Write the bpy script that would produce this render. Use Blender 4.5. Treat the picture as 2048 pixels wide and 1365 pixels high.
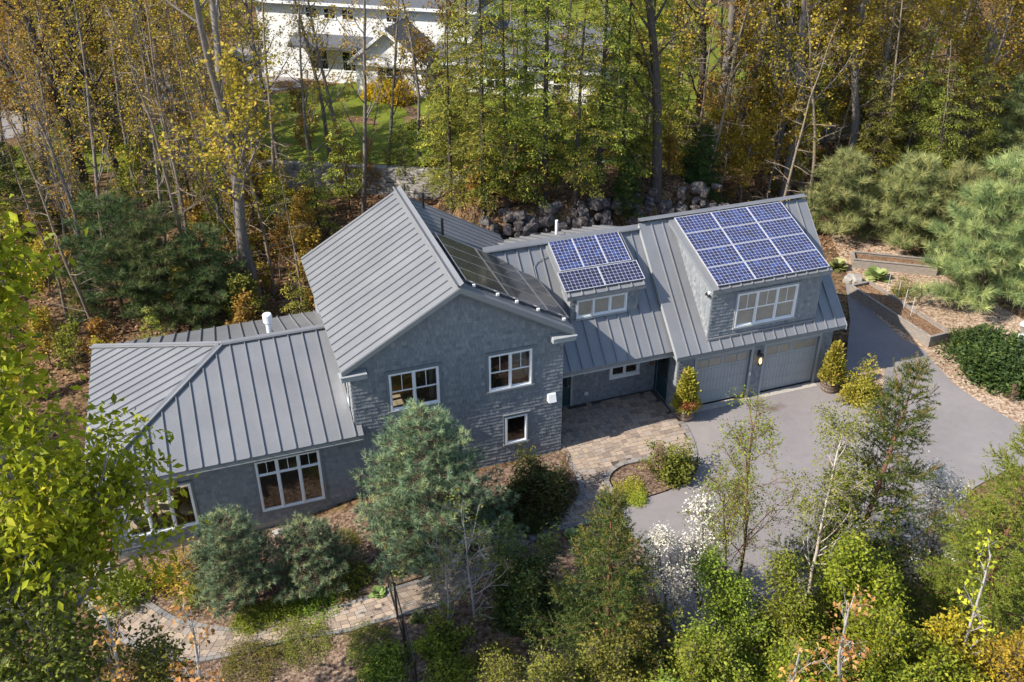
import bpy, bmesh, math, random
import numpy as np
from mathutils import Vector, Matrix, Euler
for o in list(bpy.data.objects): bpy.data.objects.remove(o)
SC = bpy.context.scene; COL = SC.collection
PI = math.pi; R = math.radians
# ------------------------------------------------------------------ camera
FPX = 1892.838; CAM = np.array([-11.283, -27.194, 22.594])
YAW, PITCH, ROLL = 18.905, 30.993, -0.281
_y, _p, _r = R(YAW), R(PITCH), R(ROLL)
FW = np.array([math.sin(_y)*math.cos(_p), math.cos(_y)*math.cos(_p), -math.sin(_p)])
_rt = np.array([math.cos(_y), -math.sin(_y), 0.0]); _up = np.cross(_rt, FW)
RT = _rt*math.cos(_r)+_up*math.sin(_r); UP = -_rt*math.sin(_r)+_up*math.cos(_r)
cd = bpy.data.cameras.new('camera'); cam = bpy.data.objects.new('camera', cd); COL.objects.link(cam)
cd.sensor_width = 36; cd.lens = FPX/2048*36; cd.clip_end = 1500; cd.clip_start = .2
m = Matrix.Identity(4)
for i in range(3):
    m[i][0] = RT[i]; m[i][1] = UP[i]; m[i][2] = -FW[i]; m[i][3] = CAM[i]
cam.matrix_world = m; SC.camera = cam
# ------------------------------------------------------------------ world, sun, exposure
SUN_AZ, SUN_EL = R(4.5), R(41.5)          # light travels towards +x, 4.5 degrees off the house front
w = bpy.data.worlds.new('World'); SC.world = w; w.use_nodes = True
nt = w.node_tree; sky = nt.nodes.new('ShaderNodeTexSky'); sky.sky_type = 'NISHITA'; sky.sun_disc = False
sky.sun_elevation = SUN_EL; sky.sun_rotation = R(-94.5); sky.air_density = 1.0; sky.dust_density = 0.6; sky.altitude = 50
bg = nt.nodes['Background']; bg.inputs['Strength'].default_value = 0.15
nt.links.new(sky.outputs[0], bg.inputs['Color'])
sl = bpy.data.lights.new('sun', 'SUN'); sl.energy = 5.0; sl.angle = R(.53); sl.color = (1.0, .93, .82)
so = bpy.data.objects.new('sun', sl); COL.objects.link(so)
_tr = Vector((math.cos(SUN_AZ)*math.cos(SUN_EL), math.sin(SUN_AZ)*math.cos(SUN_EL), -math.sin(SUN_EL)))
so.rotation_euler = _tr.to_track_quat('-Z', 'Y').to_euler(); so.location = (-40, 0, 40)
SC.view_settings.view_transform = 'Standard'; SC.view_settings.look = 'None'
SC.view_settings.exposure = 0.72; SC.view_settings.gamma = 1.0
try: SC.cycles.use_denoising = True
except Exception: pass
SC.cycles.max_bounces = 7; SC.cycles.transparent_max_bounces = 12; SC.cycles.diffuse_bounces = 3
# ------------------------------------------------------------------ materials
MATS = {}
class NT:
    def __init__(s, name):
        s.m = bpy.data.materials.new(name); s.m.use_nodes = True; s.t = s.m.node_tree
        s.b = s.t.nodes['Principled BSDF']; s.out = s.t.nodes['Material Output']
    def n(s, typ, **kw):
        nd = s.t.nodes.new('ShaderNode'+typ)
        for k, v in kw.items():
            if k in nd.inputs: nd.inputs[k].default_value = v
            else: setattr(nd, k, v)
        return nd
    def l(s, a, b): s.t.links.new(a, b)
    def ramp(s, fac, stops):
        r = s.n('ValToRGB'); e = r.color_ramp.elements
        while len(e) < len(stops): e.new(.5)
        for el, (p, c) in zip(e, stops): el.position = p; el.color = (*c, 1)
        s.l(fac, r.inputs[0]); return r.outputs[0]
    def coord(s, scale=1, which='Object'):
        tc = s.n('TexCoord'); mp = s.n('Mapping'); mp.inputs['Scale'].default_value = scale if hasattr(scale, '__len__') else (scale,)*3
        s.l(tc.outputs[which], mp.inputs[0]); return mp.outputs[0]
    def noise(s, vec, scale, detail=4, rough=.6):
        t = s.n('TexNoise', Scale=scale, Detail=detail, Roughness=rough); s.l(vec, t.inputs['Vector']); return t.outputs['Fac']
    def mix(s, f, a, b, mode='MIX'):
        x = s.n('MixRGB', blend_type=mode)
        for i, v in enumerate((f, a, b)):
            if hasattr(v, 'is_linked') or hasattr(v, 'links'): s.l(v, x.inputs[i])
            elif i == 0: x.inputs[0].default_value = v
            else: x.inputs[i].default_value = (*v, 1)
        return x.outputs[0]
    def bump(s, h, strength, dist=.02):
        b = s.n('Bump', Strength=strength, Distance=dist); s.l(h, b.inputs['Height']); s.l(b.outputs[0], s.b.inputs['Normal'])
    def set(s, col=None, rough=.6, spec=.4, metal=0):
        if col is not None:
            if isinstance(col, tuple): s.b.inputs['Base Color'].default_value = (*col, 1)
            else: s.l(col, s.b.inputs['Base Color'])
        s.b.inputs['Roughness'].default_value = rough; s.b.inputs['Specular IOR Level'].default_value = spec; s.b.inputs['Metallic'].default_value = metal
        return s.m
def mat(name):
    if name in MATS: return MATS[name]
    MATS[name] = MDEF[name](); return MATS[name]
def sc(c, k): return tuple(x*k for x in c)
def plain(col, rough=.6, spec=.4, metal=0, var=.12, vs=3.0, bump=0, bs=40):
    def f():
        t = NT('m'); v = t.coord(1); nz = t.noise(v, vs, 5)
        c = t.ramp(nz, [(.25, sc(col, 1-var)), (.75, sc(col, 1+var))])
        if bump: t.bump(t.noise(v, bs, 3), bump)
        return t.set(c, rough, spec, metal)
    return f
def tinted(stops, rough=.8, spec=.2, bump=0, grain=0, objrand=0):
    """colour from the per-piece attribute 'tint' (or the object's random number)"""
    def f():
        t = NT('m')
        if objrand: src = t.n('ObjectInfo').outputs['Random']
        else:
            a = t.n('Attribute'); a.attribute_name = 'tint'; src = a.outputs['Fac']
        c = t.ramp(src, stops); v = t.coord(1)
        if grain: c = t.mix(grain, c, t.ramp(t.noise(v, 18, 5), [(.3, (.25,)*3), (.7, (.95,)*3)]), 'MULTIPLY')
        if bump: t.bump(t.noise(v, 60, 3), bump, .01)
        return t.set(c, rough, spec)
    return f
def foliage(stops, trans=.35, rough=.55, hv=.06, spec=.25, gain=1.5):
    def f():
        stops_ = [(p, sc(c, gain)) for p, c in stops]
        t = NT('m'); a = t.n('Attribute'); a.attribute_name = 'tint'
        c = t.ramp(a.outputs['Fac'], stops_)
        oi = t.n('ObjectInfo'); hs = t.n('HueSaturation')
        mr = t.n('MapRange'); mr.inputs['To Min'].default_value = .5-hv*.4; mr.inputs['To Max'].default_value = .5+hv*.4
        mv = t.n('MapRange'); mv.inputs['To Min'].default_value = .85; mv.inputs['To Max'].default_value = 1.15
        t.l(oi.outputs['Random'], mr.inputs[0]); t.l(oi.outputs['Random'], mv.inputs[0])
        t.l(mr.outputs[0], hs.inputs['Hue']); t.l(mv.outputs[0], hs.inputs['Value']); t.l(c, hs.inputs['Color'])
        t.set(hs.outputs[0], rough, spec)
        tr = t.n('BsdfTranslucent'); t.l(hs.outputs[0], tr.inputs[0])
        mx = t.n('MixShader'); mx.inputs[0].default_value = trans
        t.l(t.b.outputs[0], mx.inputs[1]); t.l(tr.outputs[0], mx.inputs[2]); t.l(mx.outputs[0], t.out.inputs[0])
        return t.m
    return f
def glass(tint=(.9, .95, .95), refl=.12):
    def f():
        t = NT('m'); fr = t.n('Fresnel', IOR=1.55); g = t.n('BsdfGlossy', Roughness=.01); tr = t.n('BsdfTransparent')
        tr.inputs[0].default_value = (*tint, 1); mx = t.n('MixShader')
        ad = t.n('Math', operation='ADD'); ad.inputs[1].default_value = refl; t.l(fr.outputs[0], ad.inputs[0])
        t.l(ad.outputs[0], mx.inputs[0]); t.l(tr.outputs[0], mx.inputs[1]); t.l(g.outputs[0], mx.inputs[2]); t.l(mx.outputs[0], t.out.inputs[0])
        return t.m
    return f
def m_roof():
    t = NT('m'); v = t.coord(1)
    a = t.noise(v, .7, 3); b = t.noise(t.coord((3, 3, 3)), 6, 5)
    oi = t.n('ObjectInfo').outputs['Random']
    c = t.ramp(a, [(.3, (.195, .198, .210)), (.7, (.235, .238, .248))])
    c = t.mix(.35, c, t.ramp(oi, [(0, (.8,)*3), (1, (1.0,)*3)]), 'MULTIPLY')
    c = t.mix(.25, c, t.ramp(b, [(.35, (.75,)*3), (.7, (1.0,)*3)]), 'MULTIPLY')
    t.bump(t.noise(v, 1.6, 2), .12, .02)
    r = t.n('MapRange'); r.inputs['To Min'].default_value = .3; r.inputs['To Max'].default_value = .5; t.l(b, r.inputs[0])
    t.set(c, .4, .5, .15); t.l(r.outputs[0], t.b.inputs['Roughness']); return t.m
def m_asphalt():
    t = NT('m'); v = t.coord(1)
    big = t.noise(v, .25, 5, .65); fine = t.noise(v, 55, 3, .7); mid = t.noise(v, 3, 4)
    c = t.ramp(big, [(.3, (.225, .205, .205)), (.55, (.262, .24, .238)), (.75, (.298, .27, .256))])
    c = t.mix(.55, c, t.ramp(fine, [(.3, (.55,)*3), (.7, (1.0, .99, .97))]), 'MULTIPLY')
    c = t.mix(.2, c, t.ramp(mid, [(.3, (.6,)*3), (.6, (1.0,)*3)]), 'MULTIPLY')
    # rusty stain below the pier between the two garage doors
    mp = t.n('Mapping'); tc = t.n('TexCoord'); t.l(tc.outputs['Object'], mp.inputs[0])
    mp.inputs['Location'].default_value = (-9.3, .35, 0); mp.inputs['Rotation'].default_value = (0, 0, 0); mp.inputs['Scale'].default_value = (1, 1, 1)
    mp2 = t.n('Mapping'); t.l(mp.outputs[0], mp2.inputs[0]); mp2.inputs['Rotation'].default_value = (0, 0, R(60)); mp2.inputs['Scale'].default_value = (.7, 1.9, 1)
    ln = t.n('VectorMath', operation='LENGTH'); t.l(mp2.outputs[0], ln.inputs[0])
    ad = t.n('Math', operation='ADD'); t.l(ln.outputs['Value'], ad.inputs[0])
    nz = t.n('Math', operation='MULTIPLY'); t.l(mid, nz.inputs[0]); nz.inputs[1].default_value = .9; t.l(nz.outputs[0], ad.inputs[1])
    st = t.ramp(ad.outputs[0], [(.5, (.55, .40, .28)), (1.0, (1, 1, 1))]); c = t.mix(.8, c, st, 'MULTIPLY')
    t.bump(fine, .25, .008); return t.set(c, .9, .25)
def m_floor(a, b, c_, d, vs=9):
    def f():
        t = NT('m'); v = t.coord(1, 'Object')
        vo = t.n('TexVoronoi', Scale=vs); t.l(v, vo.inputs['Vector'])
        big = t.noise(v, .35, 5, .65)
        sep = t.n('SeparateColor'); t.l(vo.outputs['Color'], sep.inputs[0])
        c = t.ramp(sep.outputs[0], [(0, a), (.35, b), (.7, c_), (1, d)])
        c = t.mix(.6, c, t.ramp(big, [(.3, (.45, .42, .4)), (.7, (1.0, 1.0, 1.0))]), 'MULTIPLY')
        t.bump(vo.outputs['Distance'], .6, .04); return t.set(c, .95, .1)
    return f
def m_lawn():
    t = NT('m'); v = t.coord(1); n1 = t.noise(v, .5, 4); n2 = t.noise(v, 30, 3)
    c = t.ramp(n1, [(.3, (.11, .145, .018)), (.7, (.18, .205, .028))]); c = t.mix(.5, c, t.ramp(n2, [(.3, (.5,)*3), (.7, (1,)*3)]), 'MULTIPLY')
    t.bump(n2, .5, .03); return t.set(c, .9, .1)
def m_wood(col, scale=(2, 2, 30)):
    def f():
        t = NT('m'); v = t.coord(scale); n = t.noise(v, 3, 6, .7)
        oi = t.n('ObjectInfo').outputs['Random']
        c = t.ramp(n, [(.3, sc(col, .55)), (.7, sc(col, 1.15))]); c = t.mix(.5, c, t.ramp(oi, [(0, (.7,)*3), (1, (1.1,)*3)]), 'MULTIPLY')
        t.bump(n, .3, .01); return t.set(c, .85, .2)
    return f
def m_bark(col, sz=6):
    def f():
        t = NT('m'); v = t.coord((sz, sz, sz*.25)); n = t.noise(v, 3, 6, .7)
        c = t.ramp(n, [(.3, sc(col, .5)), (.7, sc(col, 1.3))]); t.bump(n, .6, .04); return t.set(c, .9, .15)
    return f
def m_birch():
    t = NT('m'); v = t.coord((4, 4, 22)); n = t.noise(v, 2.2, 4, .7); n2 = t.noise(t.coord(1.2), 1, 2)
    c = t.ramp(n, [(.34, (.07, .06, .05)), (.42, (.5, .46, .40))]); c = t.mix(.5, c, t.ramp(n2, [(.4, (.75, .5, .35)), (.6, (1,)*3)]), 'MULTIPLY')
    return t.set(c, .8, .2)
def m_rock():
    t = NT('m'); v = t.coord(1); n = t.noise(v, 2, 7, .7); vo = t.n('TexVoronoi', Scale=1.6); t.l(v, vo.inputs['Vector'])
    oi = t.n('ObjectInfo').outputs['Random']
    c = t.ramp(n, [(.3, (.04, .037, .037)), (.5, (.13, .118, .115)), (.62, (.22, .19, .175)), (.8, (.24, .15, .10))])
    c = t.mix(.5, c, t.ramp(oi, [(0, (.5, .5, .55)), (.6, (1,)*3), (1, (1.1, .85, .7))]), 'MULTIPLY'); t.bump(n, .9, .1); return t.set(c, .9, .2)
def m_mesh():
    """chain-link mesh: thin wires with real see-through holes"""
    t = NT('m'); tc = t.n('TexCoord'); outs = []
    for a in (45, -45):
        mp = t.n('Mapping'); t.l(tc.outputs['UV'], mp.inputs[0]); mp.inputs['Rotation'].default_value = (0, 0, R(a)); mp.inputs['Scale'].default_value = (14, 14, 14)
        sx = t.n('SeparateXYZ'); t.l(mp.outputs[0], sx.inputs[0]); fr = t.n('Math', operation='FRACT'); t.l(sx.outputs[0], fr.inputs[0])
        lt = t.n('Math', operation='LESS_THAN'); lt.inputs[1].default_value = .13; t.l(fr.outputs[0], lt.inputs[0]); outs.append(lt.outputs[0])
    mx = t.n('Math', operation='MAXIMUM'); t.l(outs[0], mx.inputs[0]); t.l(outs[1], mx.inputs[1]); t.l(mx.outputs[0], t.b.inputs['Alpha'])
    return t.set((.012, .012, .013), .5, .4)
def m_emit(col, s):
    def f():
        t = NT('m'); t.set((.8, .7, .5), .4); t.b.inputs['Emission Color'].default_value = (*col, 1); t.b.inputs['Emission Strength'].default_value = s; return t.m
    return f
def m_cell(a, b, c_):
    def f():
        t = NT('m'); at = t.n('Attribute'); at.attribute_name = 'tint'; c = t.ramp(at.outputs['Fac'], [(0, a), (.6, b), (1, c_)])
        t.set(c, .25, .5); t.b.inputs['Coat Weight'].default_value = .6; t.b.inputs['Coat Roughness'].default_value = .06; return t.m
    return f
def m_stone():
    t = NT('m'); v = t.coord(1); n = t.noise(v, 3, 6, .7); oi = t.n('ObjectInfo').outputs['Random']
    c = t.ramp(n, [(.3, (.26, .24, .22)), (.7, (.48, .45, .40))]); c = t.mix(.5, c, t.ramp(oi, [(0, (.65,)*3), (1, (1,)*3)]), 'MULTIPLY'); t.bump(n, .8, .06); return t.set(c, .9, .15)
MDEF = dict(
    roof=m_roof, asphalt=m_asphalt, lawn=m_lawn, rock=m_rock, mesh=m_mesh, birch=m_birch, stone=m_stone,
    shingle=tinted([(0, (.155, .168, .186)), (.5, (.225, .24, .257)), (.85, (.285, .293, .30)), (1, (.33, .318, .30))], .85, .2, .3, .25),
    trim=plain((.175, .19, .20), .6, .3, var=.08), trim_light=plain((.30, .315, .325), .6, .3, var=.08), white=plain((.74, .75, .76), .45, .4, var=.04), concrete=plain((.36, .33, .29), .9, .2, var=.2, vs=6),
    garage=plain((.31, .325, .335), .55, .35, var=.06, vs=1.2), teal=plain((.018, .055, .06), .4, .5, var=.15), dark=plain((.015, .015, .016), .45, .5), black=plain((.012, .012, .013), .4, .5),
    glass=glass((.80, .84, .84), .10), glass_clear=glass((.93, .95, .95), .03), tan_pane=plain((.30, .27, .22), .25, .6, var=.18, vs=2), silver=plain((.6, .6, .62), .3, .5, .8), whitepipe=plain((.78, .78, .8), .35, .5),  # opaque tan pane: reflections in dormer and garage glass put into the colour
    cell_blue=m_cell((.02, .02, .05), (.028, .034, .105), (.034, .06, .19)), cell_violet=m_cell((.014, .014, .03), (.022, .022, .055), (.035, .03, .085)), cell_black=m_cell((.018, .018, .022), (.03, .032, .036), (.05, .05, .05)),
    backsheet=plain((.46, .47, .53), .4, .4, var=.03), backdark=plain((.16, .155, .15), .4, .4), inner=plain((.13, .11, .09), .8, .2), innerfloor=m_wood((.42, .33, .23), (3, .6, 3)), amber=m_wood((.62, .30, .06), (6, 1, 6)), cushion=plain((.5, .46, .38), .9, .1), wicker=plain((.10, .07, .05), .8, .2), curtain=plain((.4, .34, .27), .9, .1, var=.2),
    paver=tinted([(0, (.235, .185, .155)), (.35, (.345, .27, .21)), (.7, (.43, .335, .255)), (1, (.31, .275, .25))], .9, .2, .35, .35, objrand=1),
    paver_mass=tinted([(0, (.235, .185, .155)), (.35, (.345, .27, .21)), (.7, (.43, .335, .255)), (1, (.31, .275, .25))], .9, .2, .35, .35), paver_edge=tinted([(0, (.19, .18, .175)), (1, (.30, .275, .25))], .9, .2, .35, .35, objrand=1), paver_edge_mass=tinted([(0, (.19, .18, .175)), (1, (.30, .275, .25))], .9, .2, .35, .35),
    sand=plain((.09, .078, .066), .95, .1, var=.2, vs=10), forest_floor=m_floor((.045, .03, .02), (.15, .09, .05), (.25, .15, .085), (.09, .085, .035), 7), mulch=m_floor((.075, .048, .036), (.15, .098, .07), (.225, .155, .11), (.31, .23, .17), 13), chips=m_floor((.20, .13, .085), (.36, .25, .17), (.48, .36, .26), (.58, .47, .36), 11),
    soil=m_floor((.10, .06, .035), (.20, .12, .07), (.28, .17, .10), (.33, .22, .14), 22), timber=m_wood((.30, .26, .225), (1.2, 1.2, 9)), timber_y=m_wood((.30, .26, .225), (9, 1.2, 9)), barrel=m_wood((.30, .245, .20), (9, 9, 1.2)), bench=m_wood((.34, .31, .27), (2, 9, 9)), rust=plain((.10, .06, .045), .7, .3, var=.3),
    bark_grey=m_bark((.205, .18, .16)), bark_dark=m_bark((.085, .07, .06)), bark_brown=m_bark((.15, .105, .075)), bark_pale=m_bark((.38, .35, .33), 10), bark_red=m_bark((.20, .10, .06)), bark_twig=m_bark((.24, .19, .14), 8),
    gold=foliage([(0, (.15, .115, .018)), (.4, (.27, .20, .025)), (.75, (.36, .255, .032)), (1, (.38, .22, .035))], .4, gain=1.4), ochre=foliage([(0, (.14, .09, .02)), (.5, (.29, .18, .03)), (.85, (.37, .24, .04)), (1, (.22, .19, .03))], .35, gain=1.3), yellow=foliage([(0, (.14, .12, .015)), (.5, (.30, .24, .02)), (1, (.44, .34, .025))], .4, gain=1.5), olive=foliage([(0, (.055, .06, .012)), (.5, (.12, .125, .02)), (1, (.22, .20, .03))], .35, gain=1.45),
    lime=foliage([(0, (.08, .11, .006)), (.4, (.16, .20, .010)), (.8, (.26, .29, .015)), (1, (.34, .32, .03))], .45, gain=1.75), thicket_lime=foliage([(0, (.06, .085, .008)), (.4, (.125, .16, .012)), (.8, (.22, .25, .018)), (1, (.30, .29, .03))], .35, gain=1.35), spring=foliage([(0, (.06, .085, .012)), (.5, (.14, .18, .02)), (1, (.26, .28, .035))], .4, gain=1.5), hemlock=foliage([(0, (.04, .052, .010)), (.5, (.115, .125, .016)), (.85, (.21, .195, .022)), (1, (.28, .23, .03))], .25, gain=1.8), darkgreen=foliage([(0, (.014, .028, .008)), (.6, (.036, .06, .014)), (1, (.085, .115, .022))], .2, gain=1.5),
    pine=foliage([(0, (.06, .08, .03)), (.5, (.14, .165, .06)), (1, (.27, .27, .10))], .15, gain=1.75), pine_dark=foliage([(0, (.02, .034, .012)), (.5, (.045, .07, .022)), (.85, (.085, .12, .035)), (1, (.13, .15, .05))], .12, gain=1.45), bluepine=foliage([(0, (.035, .055, .028)), (.4, (.09, .13, .072)), (.75, (.16, .20, .115)), (1, (.24, .25, .10))], .10, gain=1.55), spruce=foliage([(0, (.022, .034, .010)), (.5, (.055, .075, .015)), (.85, (.11, .12, .022)), (1, (.17, .13, .03))], .10, gain=0.95), spruce_tip=foliage([(0, (.07, .08, .012)), (.5, (.15, .15, .02)), (1, (.26, .16, .05))], .3, gain=1.35), brightspruce=foliage([(0, (.05, .075, .010)), (.5, (.11, .15, .018)), (1, (.19, .22, .03))], .12, gain=1.3),
    blossom=foliage([(0, (.42, .38, .30)), (.5, (.62, .58, .50)), (1, (.74, .72, .66))], .3, gain=1.15), bud=foliage([(0, (.24, .10, .025)), (.5, (.42, .20, .06)), (1, (.50, .30, .12))], .4, gain=1.2), budyellow=foliage([(0, (.26, .26, .02)), (1, (.48, .44, .04))], .4, gain=1.3), redbush=foliage([(0, (.13, .05, .04)), (.5, (.2, .10, .07)), (1, (.25, .18, .08))], .3, gain=1.4), golden=foliage([(0, (.12, .13, .015)), (.5, (.24, .25, .025)), (1, (.36, .32, .05))], .3, gain=1.5), barrelgreen=foliage([(0, (.11, .10, .015)), (.5, (.24, .22, .03)), (.85, (.36, .30, .06)), (1, (.34, .18, .05))], .3, gain=1.4), rustgreen=foliage([(0, (.14, .05, .02)), (.5, (.24, .10, .03)), (1, (.2, .16, .03))], .2), hosta=foliage([(0, (.07, .10, .028)), (.5, (.165, .21, .06)), (1, (.34, .35, .15))], .3, gain=1.4), forsythia=foliage([(0, (.40, .30, .01)), (1, (.62, .46, .015))], .3, gain=1.2), litter=foliage([(0, (.10, .055, .03)), (.5, (.24, .13, .07)), (1, (.38, .25, .15))], .1, gain=1.2), maroon=foliage([(0, (.05, .012, .012)), (1, (.13, .035, .025))], .3),
    siding=plain((.72, .72, .72), .6, .3, var=.05), asroof=plain((.095, .10, .115), .9, .2, var=.2, vs=8), pane_dark=plain((.02, .022, .025), .08, .6), orange=plain((.62, .13, .03), .5, .4), darkred=plain((.13, .012, .018), .35, .5), carblack=plain((.012, .012, .014), .2, .6), tyre=plain((.02, .02, .02), .9, .2), lamp=m_emit((1, .72, .35), 1.6), lampglass=glass((.95, .9, .8), .04), copper=plain((.16, .08, .045), .5, .4), plaque=plain((.16, .10, .06), .5, .4), panel_frame=plain((.42, .42, .45), .35, .5), lightgrey=plain((.55, .55, .55), .5, .4), bone=plain((.5, .4, .26), .9, .1, var=.3))
# ------------------------------------------------------------------ object helpers
def link(o, parent=None):
    COL.objects.link(o)
    if parent is not None: o.parent = parent
    return o
def tag(o, label=None, cat=None, group=None, kind=None):
    if label: o['label'] = label
    if cat: o['category'] = cat
    if group: o['group'] = group
    if kind: o['kind'] = kind
    return o
def thing(name, label, cat, loc=(0, 0, 0), rz=0, group=None):
    o = bpy.data.objects.new(name, None); o.empty_display_size = .3; link(o)
    o.location = loc; o.rotation_euler = (0, 0, rz); return tag(o, label, cat, group)
def npmesh(name, V, F, material=None, tint=None, smooth=False):
    """V (n,3); F (m,k) fixed k"""
    V = np.asarray(V, np.float32); F = np.asarray(F, np.int32); me = bpy.data.meshes.new(name)
    n, k = F.shape
    me.vertices.add(len(V)); me.vertices.foreach_set('co', V.ravel())
    me.loops.add(n*k); me.loops.foreach_set('vertex_index', F.ravel())
    me.polygons.add(n); me.polygons.foreach_set('loop_start', np.arange(0, n*k, k, dtype=np.int32))
    me.update(calc_edges=True)
    if tint is not None:
        a = me.attributes.new('tint', 'FLOAT', 'FACE'); a.data.foreach_set('value', np.asarray(tint, np.float32))
    if smooth: me.polygons.foreach_set('use_smooth', np.ones(n, bool))
    if material: me.materials.append(mat(material))
    return me
class MB:
    def __init__(s): s.v = []; s.f = []; s.t = []
    def add(s, vs, fs, tint=0.5):
        b = len(s.v); s.v += [tuple(map(float, p)) for p in vs]; s.f += [tuple(i+b for i in f) for f in fs]; s.t += [tint]*len(fs); return s
    def box(s, x0, x1, y0, y1, z0, z1, tint=.5):
        return s.add([(x0,y0,z0),(x1,y0,z0),(x1,y1,z0),(x0,y1,z0),(x0,y0,z1),(x1,y0,z1),(x1,y1,z1),(x0,y1,z1)],
              [(0,3,2,1),(4,5,6,7),(0,1,5,4),(1,2,6,5),(2,3,7,6),(3,0,4,7)], tint)
    def beam(s, a, b, w, h, up=(0,0,1)):
        a = Vector(a); b = Vector(b); d = (b-a).normalized(); u = Vector(up); sd = d.cross(u)
        if sd.length < 1e-4: sd = d.cross(Vector((1,0,0)))
        sd.normalize(); u = sd.cross(d); vs = []
        for p in (a, b):
            for i, j in ((-1,-1),(1,-1),(1,1),(-1,1)): vs.append(p+sd*(w/2*i)+u*(h/2*j))
        return s.add(vs, [(0,1,2,3),(7,6,5,4),(0,4,5,1),(1,5,6,2),(2,6,7,3),(3,7,4,0)])
    def prism(s, poly, dvec, tint=.5):
        n = len(poly); P = [Vector(p) for p in poly]; d = Vector(dvec)
        fs = [tuple(range(n)), tuple(range(2*n-1, n-1, -1))]+[(i, i+n, (i+1) % n+n, (i+1) % n) for i in range(n)]
        return s.add(P+[p+d for p in P], fs, tint)
    def lathe(s, prof, cx=0, cy=0, cz=0, n=16):
        b = []; f = []
        for r, z in prof:
            for k in range(n): a = 2*PI*k/n; b.append((cx+r*math.cos(a), cy+r*math.sin(a), cz+z))
        m = len(prof)
        for i in range(m-1):
            for k in range(n): f.append((i*n+k, i*n+(k+1) % n, (i+1)*n+(k+1) % n, (i+1)*n+k))
        f.append(tuple(range(n-1, -1, -1))); f.append(tuple(range((m-1)*n, m*n)))
        return s.add(b, f)
    def tube(s, pts, rad, n=6):
        V, F = tube_arrays([(np.array(pts, float), np.array(rad, float) if hasattr(rad, '__len__') else np.full(len(pts), rad), n)])
        return s.add(V.tolist(), F.tolist())
    def build(s, name, material, parent=None, xf=None, smooth=False, bevel=0):
        me = bpy.data.meshes.new(name); v = s.v
        if xf is not None: v = [tuple(xf @ Vector(p)) for p in v]
        me.from_pydata(v, [], s.f); me.update()
        a = me.attributes.new('tint', 'FLOAT', 'FACE'); a.data.foreach_set('value', np.array(s.t, np.float32))
        if smooth: me.polygons.foreach_set('use_smooth', np.ones(len(s.f), bool))
        me.materials.append(mat(material)); o = link(bpy.data.objects.new(name, me), parent)
        if bevel:
            b = o.modifiers.new('b', 'BEVEL'); b.width = bevel; b.segments = 1; b.limit_method = 'ANGLE'
        return o
def tube_arrays(polys):
    VV = []; FF = []; base = 0
    for P, rad, n in polys:
        m = len(P); T = np.gradient(P, axis=0); T /= np.linalg.norm(T, axis=1, keepdims=True)+1e-9
        ref = np.array([1., 0, 0]) if abs(T[0][0]) < .8 else np.array([0, 1., 0])
        A = np.cross(T, ref); A /= np.linalg.norm(A, axis=1, keepdims=True)+1e-9; B = np.cross(T, A)
        th = np.arange(n)*2*PI/n
        V = P[:, None, :]+rad[:, None, None]*(np.cos(th)[None, :, None]*A[:, None, :]+np.sin(th)[None, :, None]*B[:, None, :])
        VV.append(V.reshape(-1, 3))
        i = np.arange(m-1)[:, None]*n; k = np.arange(n)[None, :]; k2 = (k+1) % n
        FF.append((np.stack([i+k, i+k2, i+n+k2, i+n+k], -1).reshape(-1, 4))+base); base += m*n
    return np.concatenate(VV), np.concatenate(FF)
# ------------------------------------------------------------------ terrain
def sstep(a, b, x):
    t = np.clip((x-a)/(b-a), 0, 1); return t*t*(3-2*t)
def hgt(x, y):
    x = np.asarray(x, float); y = np.asarray(y, float)
    z = -.62*sstep(-7.2, -11, x)*sstep(9, 4, y) - .35*sstep(-16, -26, x)
    z = z - 1.0*sstep(-9.5, -20, y)
    ledge = 3.1*sstep(14.2, 15.6, y+.25*np.sin(x*1.3))*sstep(.5, 3, x)*sstep(17, 13.5, x)*(1-.65*sstep(19, 27, y))
    rise = .75*sstep(13, 26, y)*(1-sstep(.5, 3, x)*sstep(17, 13.5, x)*sstep(27, 19, y))
    z = z + np.maximum(ledge, rise) + .9*sstep(13, 24, y)*sstep(15, 19, x)*(1-sstep(28, 40, y))
    amp = sstep(11, 16, y)+sstep(-10, -14, y)
    z = z + .12*np.sin(x*.7+1)*np.cos(y*.6)*np.clip(amp, 0, 1)
    z = z + 1.25*lawn_step(x, y)
    return z
def lawn_step(x, y):   # the neighbour's lawn sits above the block retaining wall
    d = (y-29.7)+.52*(x+6.8)*(x < 6)+(.52*12.8)*(x >= 6)-.05*np.clip(x-6, 0, 40)
    return sstep(0, .7, d)*sstep(-13, -8, x)*sstep(46, 40, x)
def h1(x, y): return float(hgt(x, y))
def ray(px, py): return FW+RT*((px-1024)/FPX)-UP*((py-682.5)/FPX)
def atz(px, py, z=0.0):
    d = ray(px, py); return CAM+d*((z-CAM[2])/d[2])
def G(px, py, off=0.0):
    z = 0.0
    for _ in range(25):
        p = atz(px, py, z); z2 = h1(p[0], p[1])+off; z = z+.6*(z2-z)
    p = atz(px, py, z); return (float(p[0]), float(p[1]), h1(p[0], p[1]))
def under(px, py, ht):
    """ground point below a treetop seen at this pixel, for a tree of height ht"""
    z = ht
    for _ in range(12): p = atz(px, py, z); z = h1(p[0], p[1])+ht
    return (float(p[0]), float(p[1]), h1(p[0], p[1]))
def axis(segs):
    out = []
    for a, b, st in segs: out += list(np.arange(a, b, st))
    return np.array(out+[segs[-1][1]])
gx = axis([(-400, -60, 30), (-60, -20, 2), (-20, 24, .55), (24, 60, 1.5), (60, 500, 30)])
gy = axis([(-120, -24, 8), (-24, 32, .55), (32, 80, 1.5), (80, 700, 30)])
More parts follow.
